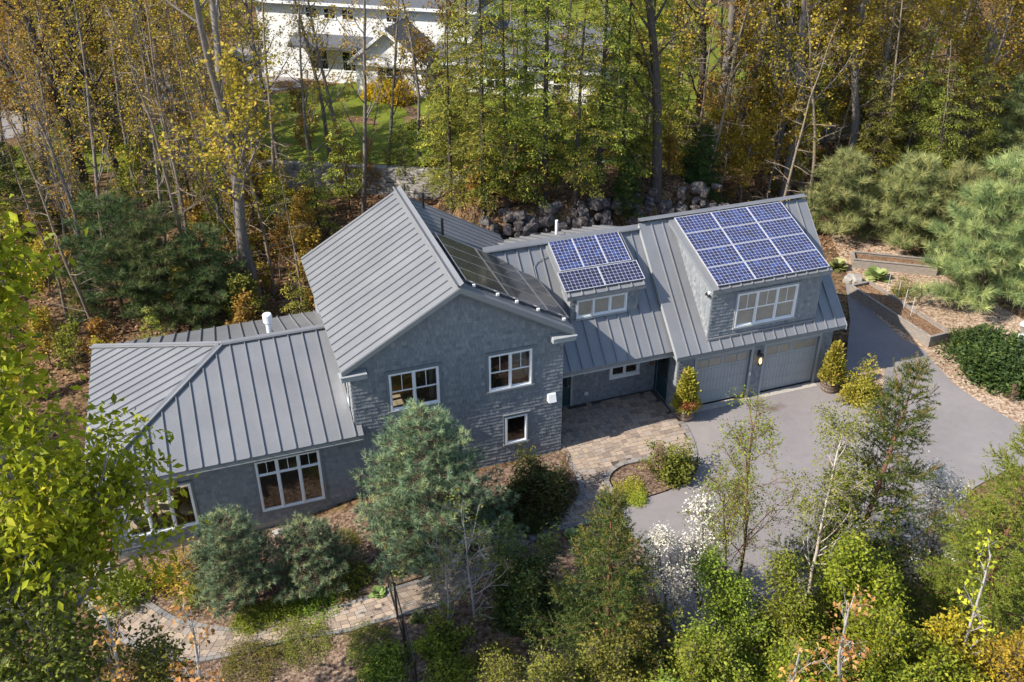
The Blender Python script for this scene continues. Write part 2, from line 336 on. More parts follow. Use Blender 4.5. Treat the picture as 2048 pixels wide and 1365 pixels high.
X, Y = np.meshgrid(gx, gy); Z = hgt(X, Y); nx, ny = len(gx), len(gy)
i = np.arange(ny-1)[:, None]*nx+np.arange(nx-1)[None, :]
F = np.stack([i, i+1, i+nx+1, i+nx], -1).reshape(-1, 4)
o = link(bpy.data.objects.new('ground', npmesh('ground', np.stack([X, Y, Z-.03], -1).reshape(-1, 3), F, 'forest_floor', smooth=True))); tag(o, 'brown leaf-littered woodland ground around the house', 'ground', kind='structure')
def pin(poly, x, y):
    c = False; n = len(poly); j = n-1
    for i in range(n):
        xi, yi = poly[i][:2]; xj, yj = poly[j][:2]
        if (yi > y) != (yj > y) and x < (xj-xi)*(y-yi)/(yj-yi)+xi: c = not c
        j = i
    return c
def smooth_poly(P, it=2):
    P = [np.array(p[:2], float) for p in P]
    for _ in range(it):
        Q = []
        for a, b in zip(P, P[1:]+P[:1]): Q += [a*.75+b*.25, a*.25+b*.75]
        P = Q
    return P
def sheet(name, poly, off, material, label=None, kind='structure', cell=1.0, cat=None, parent=None):
    """a ground sheet following the terrain: polygon cut along a grid, laid `off` above the ground"""
    bm = bmesh.new(); vs = [bm.verts.new((p[0], p[1], 0)) for p in poly]; bm.faces.new(vs)
    xs = [p[0] for p in poly]; ys = [p[1] for p in poly]
    for ax, lo, hi in ((0, min(xs), max(xs)), (1, min(ys), max(ys))):
        c = lo+cell
        while c < hi:
            co = (c, 0, 0) if ax == 0 else (0, c, 0); no = (1, 0, 0) if ax == 0 else (0, 1, 0)
            bmesh.ops.bisect_plane(bm, geom=bm.verts[:]+bm.edges[:]+bm.faces[:], plane_co=co, plane_no=no); c += cell
    for v in bm.verts: v.co.z = h1(v.co.x, v.co.y)+off
    bmesh.ops.triangulate(bm, faces=bm.faces[:]); bmesh.ops.recalc_face_normals(bm, faces=bm.faces[:])
    if sum(f.normal.z for f in bm.faces) < 0: bmesh.ops.reverse_faces(bm, faces=bm.faces[:])
    me = bpy.data.meshes.new(name); bm.to_mesh(me); bm.free(); me.materials.append(mat(material))
    o = link(bpy.data.objects.new(name, me), parent); 
    if parent is None: tag(o, label, cat, None, kind)
    return o
def gp(*pts): return [G(*p) for p in pts]
# garden beds and the driveway
bedfront = gp((727, 1012), (1122, 903), (1143, 941), (1157, 968), (1160, 989), (1150, 1006), (1109, 1016), (1058, 1033), (1017, 1050), (990, 1077), (938, 1121), (836, 1162), (802, 1172), (720, 1199), (615, 1227), (527, 1248), (468, 1258), (422, 1253), (351, 1237), (250, 1170), (215, 1110), (400, 1085), (528, 1056))
sheet('planting_bed', bedfront, .012, 'mulch', 'mulched planting bed between the house front and the paver path', cat='bed')
drive = gp((1347, 822), (1642, 764), (1690, 745), (1700, 640), (1690, 560), (1730, 608), (1755, 634), (1805, 677), (1849, 702), (1870, 728), (1908, 769), (1964, 808), (2048, 854), (2300, 960), (2300, 1040), (2023, 935), (1950, 975), (1850, 1060), (1700, 1160), (1500, 1240), (1350, 1270), (1312, 1190), (1287, 1100), (1240, 1040), (1243, 1020), (1258, 1008), (1330, 985), (1380, 965), (1397, 935), (1396, 905), (1388, 880), (1375, 855))
drive = [p for p in drive]
sheet('driveway', drive, .016, 'asphalt', 'pale grey asphalt driveway and turning area', cat='driveway')
chips = gp((1690, 540), (1730, 608), (1755, 634), (1805, 677), (1849, 702), (1870, 728), (1908, 769), (1964, 808), (2048, 854), (2250, 945), (2300, 800), (2048, 640), (1900, 560), (1760, 470), (1660, 470))
sheet('wood_chip_bank', chips, .012, 'chips', 'tan wood-chip bank beside the driveway', cat='ground')
sheet('shrub_border', gp((1642, 768), (1690, 745), (1770, 735), (1765, 800), (1740, 815), (1700, 806)), .03, 'chips', 'small mulched corner beside the garage', cat='bed')
lowbed = gp((1225, 1036), (1194, 1049), (1126, 1063), (1064, 1087), (980, 1145), (904, 1210), (812, 1235), (700, 1268), (598, 1279), (492, 1311), (351, 1332), (300, 1420), (900, 1420), (1340, 1300), (1320, 1180), (1290, 1110), (1240, 1050))
sheet('front_border', lowbed, .010, 'mulch', 'mulched border along the lower side of the path', cat='bed')
lawnp = [(-9.5, 32.5), (-6.2, 30.4), (6.2, 24.0), (14, 23.8), (40, 25), (44, 70), (20, 75), (6, 48), (-9, 44)]
sheet('lawn', lawnp, .03, 'lawn', 'bright green lawn behind the woods', cell=2.0, cat='lawn')
sheet('lawn', [(-26, 36), (-8, 36), (-8, 44), (-26, 44)], .03, 'lawn', 'strip of lawn seen between trunks at upper left', cell=2.0, cat='lawn')
sheet('neighbour_drive', [(-30, 46), (-3, 46), (-3, 62), (-30, 66)], .02, 'asphalt', 'grey neighbouring driveway beyond the trees', cell=3.0, cat='driveway')
sheet('mulch_strip', [(-1.5, 36.9), (4.5, 33.0), (5.2, 34.0), (-.8, 38.0)], .06, 'soil', 'dark mulch strip under the yellow bushes', cat='bed')
# ------------------------------------------------------------------ pavers
rng = random.Random(4)
path_up = gp((990, 1077), (938, 1121), (836, 1162), (802, 1172), (720, 1199), (615, 1227), (527, 1248), (468, 1258), (422, 1253), (351, 1237), (262, 1180), (215, 1120))
path_lo = gp((1064, 1084), (985, 1138), (904, 1207), (812, 1232), (700, 1265), (598, 1276), (492, 1308), (400, 1326), (330, 1326), (250, 1290), (170, 1220), (130, 1150))
court = [(.03, 2.6), (5.28, 2.6), (5.28, .86)]+[p[:2] for p in gp((1347, 824), (1374, 852), (1388, 880), (1396, 910), (1391, 925), (1340, 925), (1290, 922), (1245, 932), (1224, 946), (1217, 962), (1229, 985), (1258, 1007), (1240, 1026), (1194, 1046), (1126, 1060), (1064, 1084), (990, 1077), (1017, 1050), (1058, 1033), (1109, 1016), (1150, 1006), (1160, 989), (1157, 968), (1143, 941), (1124, 905))]+[(.03, 0)]
base_path = [p[:2] for p in path_up]+[p[:2] for p in reversed(path_lo)]
paving = sheet('paver_walk', court, .006, 'sand', 'tan and grey paver courtyard and walkway to the garden gate', cat='path')
sheet('sand_bed', base_path, .014, 'sand', parent=paving)
PV = []    # (cx, cy, quad corners world xy, edge?)
def inset_ok(poly, cs, tol=4): return sum(pin(poly, *c) for c in cs) >= tol
def pack(nu, nv, sizes, rg):
    occ = np.zeros((nu, nv), bool); out = []
    for a in range(nu):
        for b in range(nv):
            if occ[a, b]: continue
            for (du, dv) in rg.sample(sizes, len(sizes))+[(1, 1)]:
                if a+du <= nu and b+dv <= nv and not occ[a:a+du, b:b+dv].any():
                    occ[a:a+du, b:b+dv] = True; out.append((a, b, du, dv)); break
    return out
SZ = [(2, 3), (3, 2), (2, 2), (2, 2), (3, 3), (2, 3), (3, 2)]
mod = .105; xs = [p[0] for p in court]; ys = [p[1] for p in court]; x0, y0 = min(xs), min(ys)
g = .006
for a, b, du, dv in pack(int((max(xs)-x0)/mod)+1, int((max(ys)-y0)/mod)+1, SZ, rng):
    q = [(x0+a*mod+g, y0+b*mod+g), (x0+(a+du)*mod-g, y0+b*mod+g), (x0+(a+du)*mod-g, y0+(b+dv)*mod-g), (x0+a*mod+g, y0+(b+dv)*mod-g)]
    if inset_ok(court, q, 4): PV.append((q, 0))
def resample(P, n):
    P = np.array([p[:2] for p in P]); s = np.r_[0, np.cumsum(np.linalg.norm(np.diff(P, axis=0), axis=1))]
    t = np.linspace(0, s[-1], n); return np.stack([np.interp(t, s, P[:, k]) for k in (0, 1)], -1), s[-1]
A_, la = resample(path_up, 200); B_, lb = resample(path_lo, 200)
for it in range(3):
    for Q in (A_, B_): Q[2:-2] = (Q[:-4]+Q[1:-3]+Q[2:-2]+Q[3:-1]+Q[4:])/5
Lp = (la+lb)/2; wid = np.linalg.norm(A_-B_, axis=1).mean()
def st(s, t):
    k = np.clip(s/Lp*199, 0, 199); i0 = int(min(k, 198)); f = k-i0
    a = A_[i0]*(1-f)+A_[i0+1]*f; b = B_[i0]*(1-f)+B_[i0+1]*f; return tuple(a*(1-t)+b*t)
eb = .16/wid; m2 = .13; nu = int(Lp/m2); nv = 11
for a, b, du, dv in pack(nu, nv, SZ, rng):
    gs = g; gt = g/wid; dt = (1-2*eb)/nv
    q = [st(a*m2+gs, eb+b*dt+gt), st((a+du)*m2-gs, eb+b*dt+gt), st((a+du)*m2-gs, eb+(b+dv)*dt-gt), st(a*m2+gs, eb+(b+dv)*dt-gt)]
    PV.append((q, 0))
for k in range(int(Lp/.21)):
    for t0, t1 in ((0, eb*.94), (1-eb*.94, 1)):
        PV.append(([st(k*.21+g, t0), st((k+1)*.21-g, t0), st((k+1)*.21-g, t1), st(k*.21+g, t1)], 1))
# soldier course along the curved edges of the courtyard
edges = [gp((1124, 905), (1143, 941), (1157, 968), (1160, 989), (1150, 1006), (1109, 1016), (1058, 1033), (1017, 1050), (990, 1077)), gp((1391, 925), (1340, 925), (1290, 922), (1245, 932), (1224, 946), (1217, 962), (1229, 985), (1258, 1007)), gp((1349, 826), (1374, 852), (1388, 880), (1396, 910), (1391, 925)), gp((1064, 1084), (1126, 1060), (1194, 1046), (1240, 1026))]
for e, sgn in zip(edges, (1, 1, -1, 1)):
    Q, L = resample(e, 120)
    for it in range(4): Q[1:-1] = (Q[:-2]+Q[1:-1]+Q[2:])/3
    T = np.gradient(Q, axis=0); T /= np.linalg.norm(T, axis=1, keepdims=True); Nn = np.stack([-T[:, 1], T[:, 0]], -1)
    if not pin(court, *(Q[60]+Nn[60]*.1)): Nn = -Nn
    n = max(2, int(L/.20))
    for k in range(n):
        i0 = int(k/n*119); i1 = int((k+1)/n*119); wd = .2
        PV.append(([tuple(Q[i0]+T[i0]*g), tuple(Q[i1]-T[i1]*g), tuple(Q[i1]-T[i1]*g+Nn[i1]*wd), tuple(Q[i0]+T[i0]*g+Nn[i0]*wd)], 1))
def pdist(q): return (q[0][0]-CAM[0])**2+(q[0][1]-CAM[1])**2
def area(q): return abs((q[2][0]-q[0][0])*(q[3][1]-q[1][1])-(q[3][0]-q[1][0])*(q[2][1]-q[0][1]))/2
PV.sort(key=lambda e: -area(e[0])/pdist(e[0])**1.0)
mass = [MB(), MB()]
for k, (q, ed) in enumerate(PV):
    zt = .022+.004*rng.random()+(.003 if ed else 0)
    cx = sum(p[0] for p in q)/4; cy = sum(p[1] for p in q)/4
    vs = [(p[0]-cx, p[1]-cy, h1(*p)-h1(cx, cy)-.02) for p in q]+[(cx_*.985, cy_*.985, z_+.02+zt) for cx_, cy_, z_ in [(p[0]-cx, p[1]-cy, h1(*p)-h1(cx, cy)) for p in q]]
    fs = [(4, 5, 6, 7), (0, 1, 5, 4), (1, 2, 6, 5), (2, 3, 7, 6), (3, 0, 4, 7)]
    if k < 300:
        b = MB().add(vs, fs); o = b.build('edge_paver' if ed else 'paver', 'paver_edge' if ed else 'paver', paving); o.location = (cx, cy, h1(cx, cy))
    else: mass[ed].add([(v[0]+cx, v[1]+cy, v[2]+h1(cx, cy)) for v in vs], fs, rng.random())
tag(mass[0].build('pavers', 'paver_mass', paving), kind='stuff'); tag(mass[1].build('edge_pavers', 'paver_edge_mass', paving), kind='stuff')
isl = [p[:2] for p in gp((1391, 928), (1340, 929), (1290, 926), (1248, 936), (1229, 949), (1223, 962), (1234, 985), (1262, 1005), (1330, 983), (1378, 963), (1395, 940))]
sheet('island_bed', isl, .034, 'mulch', 'small mulched island bed between path and driveway', cat='bed')
# ------------------------------------------------------------------ the house
HOUSE = thing('shingled_house', 'long grey cedar-shingled house with standing-seam metal roofs and two shed dormers', 'house')
rs = random.Random(11)
def frame(O, U, N):
    U = Vector(U); N = Vector(N); mm = Matrix.Identity(4)
    for i in range(3): mm[i][0] = U[i]; mm[i][1] = N[i]; mm[i][2] = (0, 0, 1)[i]; mm[i][3] = O[i]
    return mm       # local (u along wall, d outward, z up)
def wall(name, xf, u0, u1, bot, top, holes=(), shingles=True, inner=True, brk=(), e=.15, parent=None):
    fb = bot if callable(bot) else (lambda u: bot); ft = top if callable(top) else (lambda u: top)
    parent = parent or HOUSE
    us = sorted({u0, u1, *brk, *[h[0] for h in holes], *[h[1] for h in holes]}); us = [u for u in us if u0-1e-6 <= u <= u1+1e-6]
    b = MB()
    for a, c in zip(us, us[1:]):
        mid = (a+c)/2; hs = sorted([(h[2], h[3]) for h in holes if h[0] < mid < h[1]])
        lo = (fb(a), fb(c))
        for z0, z1 in hs: b.add([(a, 0, lo[0]), (c, 0, lo[1]), (c, 0, z0), (a, 0, z0)], [(0, 1, 2, 3)]); lo = (z1, z1)
        b.add([(a, 0, lo[0]), (c, 0, lo[1]), (c, 0, ft(c)), (a, 0, ft(a))], [(0, 1, 2, 3)])
    for h in holes:     # reveals
        b.add([(h[0], 0, h[2]), (h[1], 0, h[2]), (h[1], -.16, h[2]), (h[0], -.16, h[2])], [(0, 1, 2, 3)])
        b.add([(h[0], 0, h[3]), (h[1], 0, h[3]), (h[1], -.16, h[3]), (h[0], -.16, h[3])], [(0, 1, 2, 3)])
        for u in (h[0], h[1]): b.add([(u, 0, h[2]), (u, 0, h[3]), (u, -.16, h[3]), (u, -.16, h[2])], [(0, 1, 2, 3)])
    W = b.build(name, 'trim', parent, xf)
    if shingles:
        s = MB(); zmin = min(fb(u0), fb(u1), *[fb(u) for u in us]); zmax = max(ft(u) for u in us); z = zmin; th = .026
        while z < zmax:
            u = u0-rs.random()*.15
            while u < u1:
                wd = rs.choice((.10, .13, .15, .17, .2)); a = max(u, u0); c = min(u+wd-.006, u1); u += wd
                if c-a < .02: continue
                zc = z+e*.5; mu = (a+c)/2
                if zc > ft(mu) or z+e*.9 < fb(mu): continue
                zt = min(z+e+.01, ft(mu)); dz = rs.uniform(-.006, .006)
                for h in holes:
                    if h[2]-.02 < zc < h[3]+.03:
                        if h[0] <= a and c <= h[1]: a = c; break
                        if a < h[0] < c: c = h[0]
                        elif a < h[1] < c: a = h[1]
                if c-a < .015: continue
                t = th+rs.uniform(-.007, .009); t2 = .005
                s.add([(a, .001, z+dz), (c, .001, z+dz), (c, t, z+dz), (a, t, z+dz), (a, t2, zt), (c, t2, zt), (a, .001, zt), (c, .001, zt)],
                      [(3, 2, 5, 4), (0, 1, 2, 3), (0, 3, 4, 6), (1, 7, 5, 2)], min(1, max(0, rs.gauss(.5, .15))))
            z += e
        tag(s.build('shingles', 'shingle', W, xf), kind='stuff')
    return W
def window(xf, u0, u1, z0, z1, cols, style, casing=.09, gl='glass', nm='window', cas_mat='trim', split=.5, parent=None):
    """casing > frame, mullions, sashes with panes and glazing bars; u,z is the outside of the casing"""
    b = MB(); d = .05; c = casing
    b.box(u0, u1, .0, d, z1-c, z1); b.box(u0-.02, u1+.02, -.0, d+.03, z1, z1+.03); b.box(u0, u0+c, 0, d, z0, z1-c); b.box(u1-c, u1, 0, d, z0, z1-c); b.box(u0-.01, u1+.01, 0, d+.03, z0-.03, z0+.05)
    Wn = b.build(nm, cas_mat, parent or HOUSE, xf)
    a0, a1, b0, b1 = u0+c, u1-c, z0+.05, z1-c; f = .055
    fr = MB(); fr.box(a0, a1, -.08, d+.012, b0, b0+f); fr.box(a0, a1, -.08, d+.012, b1-f, b1); fr.box(a0, a0+f, -.08, d+.012, b0+f, b1-f); fr.box(a1-f, a1, -.08, d+.012, b0+f, b1-f)
    fr.build('frame', 'white', Wn, xf)
    cw = (a1-a0)/cols
    for k in range(cols):
        l = a0+k*cw+(f if k == 0 else f*.5); r = a0+(k+1)*cw-(f if k == cols-1 else f*.5)
        if k: MB().box(a0+k*cw-f*.5, a0+k*cw+f*.5, -.08, d+.01, b0+f, b1-f).build('mullion', 'white', Wn, xf)
        s = .035; lo, hi = b0+f, b1-f; zm = lo+(hi-lo)*split
        def sash(l, r, lo, hi, dd, bars):
            m_ = MB(); m_.box(l, r, dd-.04, dd, lo, lo+s); m_.box(l, r, dd-.04, dd, hi-s, hi); m_.box(l, l+s, dd-.04, dd, lo+s, hi-s); m_.box(r-s, r, dd-.04, dd, lo+s, hi-s)
            if bars: m_.box((l+r)/2-.011, (l+r)/2+.011, dd-.03, dd, lo+s, hi-s)
            m_.build('sash', 'white', Wn, xf); y = dd-.02
            p = MB(); p.add([(l+s, y, lo+s), (r-s, y, lo+s), (r-s, y, hi-s), (l+s, y, hi-s)], [(0, 1, 2, 3)]); p.build('pane', gl, Wn, xf)
        if style == 'dh': sash(l, r, zm, hi, .03, True); sash(l, r, lo, zm, .0, False)
        elif style == 'transom': sash(l, r, zm, hi, .02, True); sash(l, r, lo, zm-.03, .02, False)
        else: sash(l, r, lo, hi, .02, False)
    if style == 'transom': zm = b0+f+(b1-b0-2*f)*split; MB().box(a0+f, a1-f, -.06, d+.008, zm-.032, zm+.002).build('mullion', 'white', Wn, xf)
    return Wn
def clip(poly, a, b, c):      # keep a*u+b*v<=c
    out = []
    for P, Q in zip(poly, poly[1:]+poly[:1]):
        dp = a*P[0]+b*P[1]-c; dq = a*Q[0]+b*Q[1]-c
        if dp <= 0: out.append(P)
        if dp*dq < 0: t = dp/(dp-dq); out.append((P[0]+(Q[0]-P[0])*t, P[1]+(Q[1]-P[1])*t))
    return out
def roof(poly, eave, spacing=.508, thick=.17, u_off=0.0, seam=(.03, .065), fascia='trim', short=0.0, name='roof', cap=None, parent=None):
    """poly: 3D corners (planar); eave: direction along the eave. One part with a roof_panel for each standing-seam pan"""
    P = [Vector(p) for p in poly]; U = Vector(eave).normalized(); n = (P[1]-P[0]).cross(P[2]-P[0]).normalized()
    if n.z < 0: n = -n
    V = n.cross(U).normalized()
    if V.z < 0: V = -V
    O = P[0]; q = [((p-O).dot(U), (p-O).dot(V)) for p in P]
    deck = MB().prism([p-n*.012 for p in P], (0, 0, -thick)); Rf = deck.build(name, fascia, parent or HOUSE)
    lo = min(a for a, _ in q); hi = max(a for a, _ in q); k = math.floor((lo-u_off)/spacing)
    while u_off+k*spacing < hi-1e-6:
        a = max(lo, u_off+k*spacing); b = min(hi, u_off+(k+1)*spacing); k += 1
        if b-a < .02: continue
        c = clip(clip(q, -1, 0, -a), 1, 0, b)
        if len(c) < 3: continue
        m_ = MB(); m_.prism([O+U*x+V*y+n*.004 for x, y in c], -n*.012)
        def seamat(u):
            vs = []
            for A, B in zip(q, q[1:]+q[:1]):
                if (A[0]-u)*(B[0]-u) <= 0 and abs(A[0]-B[0]) > 1e-6: vs.append(A[1]+(B[1]-A[1])*(u-A[0])/(B[0]-A[0]))
            if len(vs) > 1 and max(vs)-min(vs) > .05:
                m_.beam(O+U*u+V*min(vs)+n*(seam[1]/2), O+U*u+V*(max(vs)-short)+n*(seam[1]/2), seam[0], seam[1], n)
        if a > lo+.05: seamat(a)
        o = m_.build('roof_panel', 'roof', Rf)
    return Rf
def cap(a, b, n1, n2, w=.16, parent=None):
    """folded ridge or hip cap"""
    a = Vector(a); b = Vector(b); n1 = Vector(n1).normalized(); n2 = Vector(n2).normalized(); d = (b-a).normalized(); up = (n1+n2).normalized()
    s1 = d.cross(n1).normalized(); s2 = d.cross(n2).normalized()
    if s1.dot(n2-n1*n1.dot(n2)) > 0: s1 = -s1
    if s2.dot(n1-n2*n1.dot(n2)) > 0: s2 = -s2
    m_ = MB(); h = .062
    for s, n in ((s1, n1), (s2, n2)):
        pts = []
        for p in (a, b): pts += [p+up*h, p+s*(-w)+n*h, p+s*(-w)+n*.0]
        m_.add(pts, [(0, 1, 4, 3), (1, 2, 5, 4)])
    return m_.build('ridge_cap', 'roof', parent or HOUSE)
# --- main gable block
W_ = 7.779; RX = -W_/2; ZR = 7.943; ZE = 5.499; EX = 4.2; OF = .30; LB = 8.9; SL = (ZR-ZE)/EX
def rz(x): return ZR-SL*abs(x-RX)
r1 = roof([(RX, -OF, ZR), (RX, LB, ZR), (RX-EX, LB, ZE), (RX-EX, -OF, ZE)], (0, 1, 0), .51, u_off=.3, short=.22, seam=(.03, .055))
r2 = roof([(RX, -OF, ZR), (RX, LB-.5, ZR), (RX+EX, LB-.5, ZE), (RX+EX, -OF, ZE)], (0, 1, 0), .51, u_off=.3, short=.22, seam=(.03, .055))
cap((RX, -OF-.01, ZR), (RX, LB+.01, ZR), (-SL, 0, 1), (SL, 0, 1), .2)
FR = frame((0, 0, 0), (1, 0, 0), (0, -1, 0))
A = (-6.572, -4.612, 3.305, 4.984); Bw = (-2.955, -1.134, 3.321, 4.991); Cw = (-2.344, -1.308, .807, 2.176); D = (-11.436, -9.045, .109, 2.445); D0 = (-15.85, -13.44, .20, 2.14)
wall('wall', FR, -W_, 0, -.35, lambda u: rz(u)-.2, [A, Bw, Cw], brk=(RX,))
window(FR, *A, 2, 'dh'); window(FR, *Bw, 2, 'dh'); window(FR, *Cw, 1, 'plain'); 
fo = MB(); fo.box(-16.3, 0.0, .01, .25, -1.3, -.36); fo.build('foundation', 'concrete', HOUSE)
# rake boards and cornice returns
for sx in (-1, 1):
    e = RX+sx*EX
    MB().prism([(RX, -OF-.025, ZR-.02), (e, -OF-.025, ZE-.02), (e, -OF-.025, ZE-.2), (RX, -OF-.025, ZR-.2)], (0, .03, 0)).build('rake_board', 'trim', HOUSE)
    MB().prism([(RX, -OF+.06, ZR-.2), (e, -OF+.06, ZE-.2), (e, -OF+.06, ZE-.29), (RX, -OF+.06, ZR-.29)], (0, .24, 0)).build('frieze_board', 'trim', HOUSE)
    x0, x1 = (RX-EX-.04, RX-EX+.85) if sx < 0 else (RX+EX-.85, RX+EX+.04)
    MB().box(x0, x1, -OF-.06, -.01, ZE-.40, ZE-.22).box(x0-.03*(sx < 0), x1+.03*(sx > 0), -OF-.10, -.01, ZE-.22, ZE-.17).build('cornice_return', 'trim_light', HOUSE, bevel=.01)
XL = frame((-W_, 0, 0), (0, 1, 0), (-1, 0, 0)); XR = frame((0, 0, 0), (0, 1, 0), (1, 0, 0))
added_sidewin = (.5, 2.0, 3.5, 4.9)  # side window added only to let sun in onto the desk
wall('wall', XL, 0, 8.6, -.3, ZE+.05, [added_sidewin]); window(XL, *added_sidewin, 1, 'plain', gl='glass_clear')
wall('wall', XR, 0, 8.6, -.3, ZE+.05)
wall('wall', frame((0, 8.6, 0), (1, 0, 0), (0, 1, 0)), -W_, 0, -.3, lambda u: rz(u)-.2, shingles=False, brk=(RX,))
# interior floors and furnishings seen through the glass
fl = MB(); fl.box(-W_+.02, -.02, .02, 8.5, 2.86, 2.98); fl.build('upper_floor', 'innerfloor', HOUSE)
fl = MB(); fl.box(-16.2, -.02, .02, 8.5, -.08, .0); fl.build('ground_floor', 'innerfloor', HOUSE)
fl = MB(); fl.box(-16.2, -W_-.02, 4.4, 4.45, 0, 2.8); fl.box(-W_+.02, -.02, 2.95, 3.0, 3, 5.6); fl.box(-.02, .0, .03, 8.5, 0, 5.5); fl.box(-3.9, -3.84, .03, 2.9, 3.0, 5.6); fl.build('partition', 'inner', HOUSE)
t = thing('wooden_desk', 'sunlit orange wooden desk behind the upper left gable window', 'desk', (-5.75, .85, 2.98))
MB().box(-.85, .35, -.3, .35, .98, 1.04).build('top', 'amber', t); MB().box(-.85, .35, .35, .40, .2, 1.5).build('back_panel', 'amber', t)
for x in (-.8, .3):
    for y in (-.26, .3): MB().box(x-.03, x+.03, y-.03, y+.03, 0, .98).build('leg', 'amber', t)
c = MB()
for k in range(9): c.tube([(-4.95+.05*k, .3+.03*(k % 2), 3.35), (-4.95+.05*k, .3+.03*((k+1) % 2), 5.2)], .035, 6)
tag(c.build('curtain', 'curtain'), 'tan curtain hanging inside the upper left gable window', 'curtain')
t = thing('window_blind', 'pale blind behind the upper right gable window', 'blind', (-2.04, .4, 3.0)); MB().box(.05, .75, 0, .02, .4, 1.5).build('slats', 'curtain', t); MB().box(.05, .75, -.02, .04, 1.5, 1.56).build('head_rail', 'white', t)
def chair(x, y, rzz, label):
    t = thing('round_armchair', label, 'chair', (x, y, 0), rzz, 'armchairs in the sunroom')
    MB().lathe([(.30, .30), (.36, .33), (.37, .42), (.33, .46)], n=14).build('seat', 'cushion', t, smooth=False)
    b = MB(); N = 12
    for k in range(N):
        a0 = R(20+140*k/N+90-90); a1 = R(20+140*(k+1)/N)
        a0 = R(20+140*k/N)
        hh0 = .55+.3*math.sin(a0); hh1 = .55+.3*math.sin(a1)
        P = []
        for a, hh in ((a0, hh0), (a1, hh1)):
            for rr in (.40, .45): P += [(rr*math.cos(a), rr*math.sin(a), .28), (rr*math.cos(a)*1.08, rr*math.sin(a)*1.08, hh)]
        b.add(P, [(0, 4, 5, 1), (2, 3, 7, 6), (1, 5, 7, 3)])
    b.build('backrest', 'wicker', t)
    MB().tube([(.48*math.cos(R(a)), .48*math.sin(R(a)), .58+.3*math.sin(R(a))) for a in range(20, 161, 14)], .025, 6).build('arm_rail', 'wicker', t)
    for a in (40, 140, 220, 320): MB().tube([(.3*math.cos(R(a)), .3*math.sin(R(a)), 0), (.34*math.cos(R(a)), .34*math.sin(R(a)), .32)], .022, 6).build('leg', 'wicker', t)
chair(-15.3, .75, R(-60), 'round cushioned armchair nearest the corner inside the sunroom window'); chair(-14.45, 1.3, R(-20), 'middle armchair inside the sunroom window'); chair(-13.75, .8, R(30), 'rightmost armchair inside the sunroom window')
# --- left wing with hip end
AP = (-11.73, 3.757, 4.994); WE = 2.86; WF = -.4; WB = 9.05; WL = -16.72; WR = -7.65
w1 = roof([(WL, WF, WE), (-7.571, WF, WE), (-7.571, .0, WE+.4*.513), (-W_-.0, .0, WE+.4*.513), (-W_, AP[1], AP[2]), AP], (1, 0, 0), .515, u_off=.12) if False else None
w1 = roof([(WL, WF, WE), (-7.79, WF, WE), (-7.79, AP[1], AP[2]), AP], (1, 0, 0), .515, u_off=.12)
roof([(-7.788, WF, WE), (-7.571, WF, WE), (-7.571, -.03, WE+.37*.513), (-7.788, -.03, WE+.37*.513)], (1, 0, 0), .515, u_off=.01)
roof([(WL, WF, WE), AP, (WL, WB, WE)], (0, 1, 0), .5, u_off=.2)
roof([(WL, WB, WE), AP, (-7.79, AP[1], AP[2]), (-7.79, WB, WE)], (1, 0, 0), .515, u_off=.12)
n_f = (0, -.513, 1); n_b = (0, .403, 1); n_l = (-.4277, 0, 1)
cap(AP, (-7.79, AP[1], AP[2]), n_f, n_b, .13); cap(AP, (WL, WF, WE), n_f, n_l, .13); cap(AP, (WL, WB, WE), n_b, n_l, .13)
WX = -16.3
wall('wall', FR, WX, -W_, -.35, WE+.03, [D, D0]); window(FR, *D, 3, 'transom', split=.74); window(FR, *D0, 3, 'plain', gl='glass_clear', casing=.07)
MB().box(WX-.2, -7.6, WF-.02, .03, WE-.20, WE-.17).build('soffit', 'trim', HOUSE)
XW = frame((WX, 0, 0), (0, 1, 0), (-1, 0, 0)); h_l = [(.5, 3.2, .2, 2.5), (4.2, 7.4, .2, 2.5)]
wall('wall', XW, 0, 8.7, -.35, WE+.03, h_l)
for h_ in h_l: window(XW, *h_, 3, 'plain', gl='glass_clear')
wall('wall', frame((0, 8.7, 0), (1, 0, 0), (0, 1, 0)), WX, -W_, -.3, WE+.03, shingles=False)
# --- link block with shed dormer
LYR, LZR, LYE, LZE = 4.53, 6.661, .908, 2.912; LS = (LZR-LZE)/(LYR-LYE); GX0 = 5.037
def lz(y): return LZE+(y-LYE)*LS
ym = LYE+(ZE+.02-LZE)/LS
roof([(.03, LYE, LZE), (GX0+.1, LYE, LZE), (GX0+.1, LYR, LZR), (.03, LYR, LZR)], (1, 0, 0), .49, u_off=.2, thick=.16)
xv = RX+(ZR-LZR)/SL
roof([(.03, ym, lz(ym)), (.03, LYR, LZR), (xv, LYR, LZR)], (1, 0, 0), .49, u_off=.2, thick=.05)
roof([(xv-.2, LYR, LZR), (GX0+.2, LYR, LZR), (GX0+.2, 8.4, 5.20), (xv-.2, 8.4, 5.20)], (1, 0, 0), .49, u_off=.25)
cap((xv+.1, LYR, LZR), (GX0, LYR, LZR), (0, -LS, 1), (0, .378, 1), .2)
PY = 2.643; FP = frame((0, PY, 0), (1, 0, 0), (0, -1, 0))
pw = (3.19, 4.55, .98, 1.72); fd = (.45, 1.46, .04, 2.1)
wall('wall', FP, 0, 5.318, .0, 3.0, [pw, fd]); window(FP, *pw, 2, 'plain', casing=.05, cas_mat='white')
t = MB().box(fd[0], fd[1], -.06, -.02, fd[2], fd[3]).build('front_door', 'teal', HOUSE, FP)
MB().box(fd[0]+.15, fd[1]-.15, -.022, -.012, 1.0, 1.95).build('glazing', 'pane_dark', t, FP); MB().box(fd[1]-.12, fd[1]-.08, -.02, .05, .98, 1.06).build('handle', 'silver', t, FP)
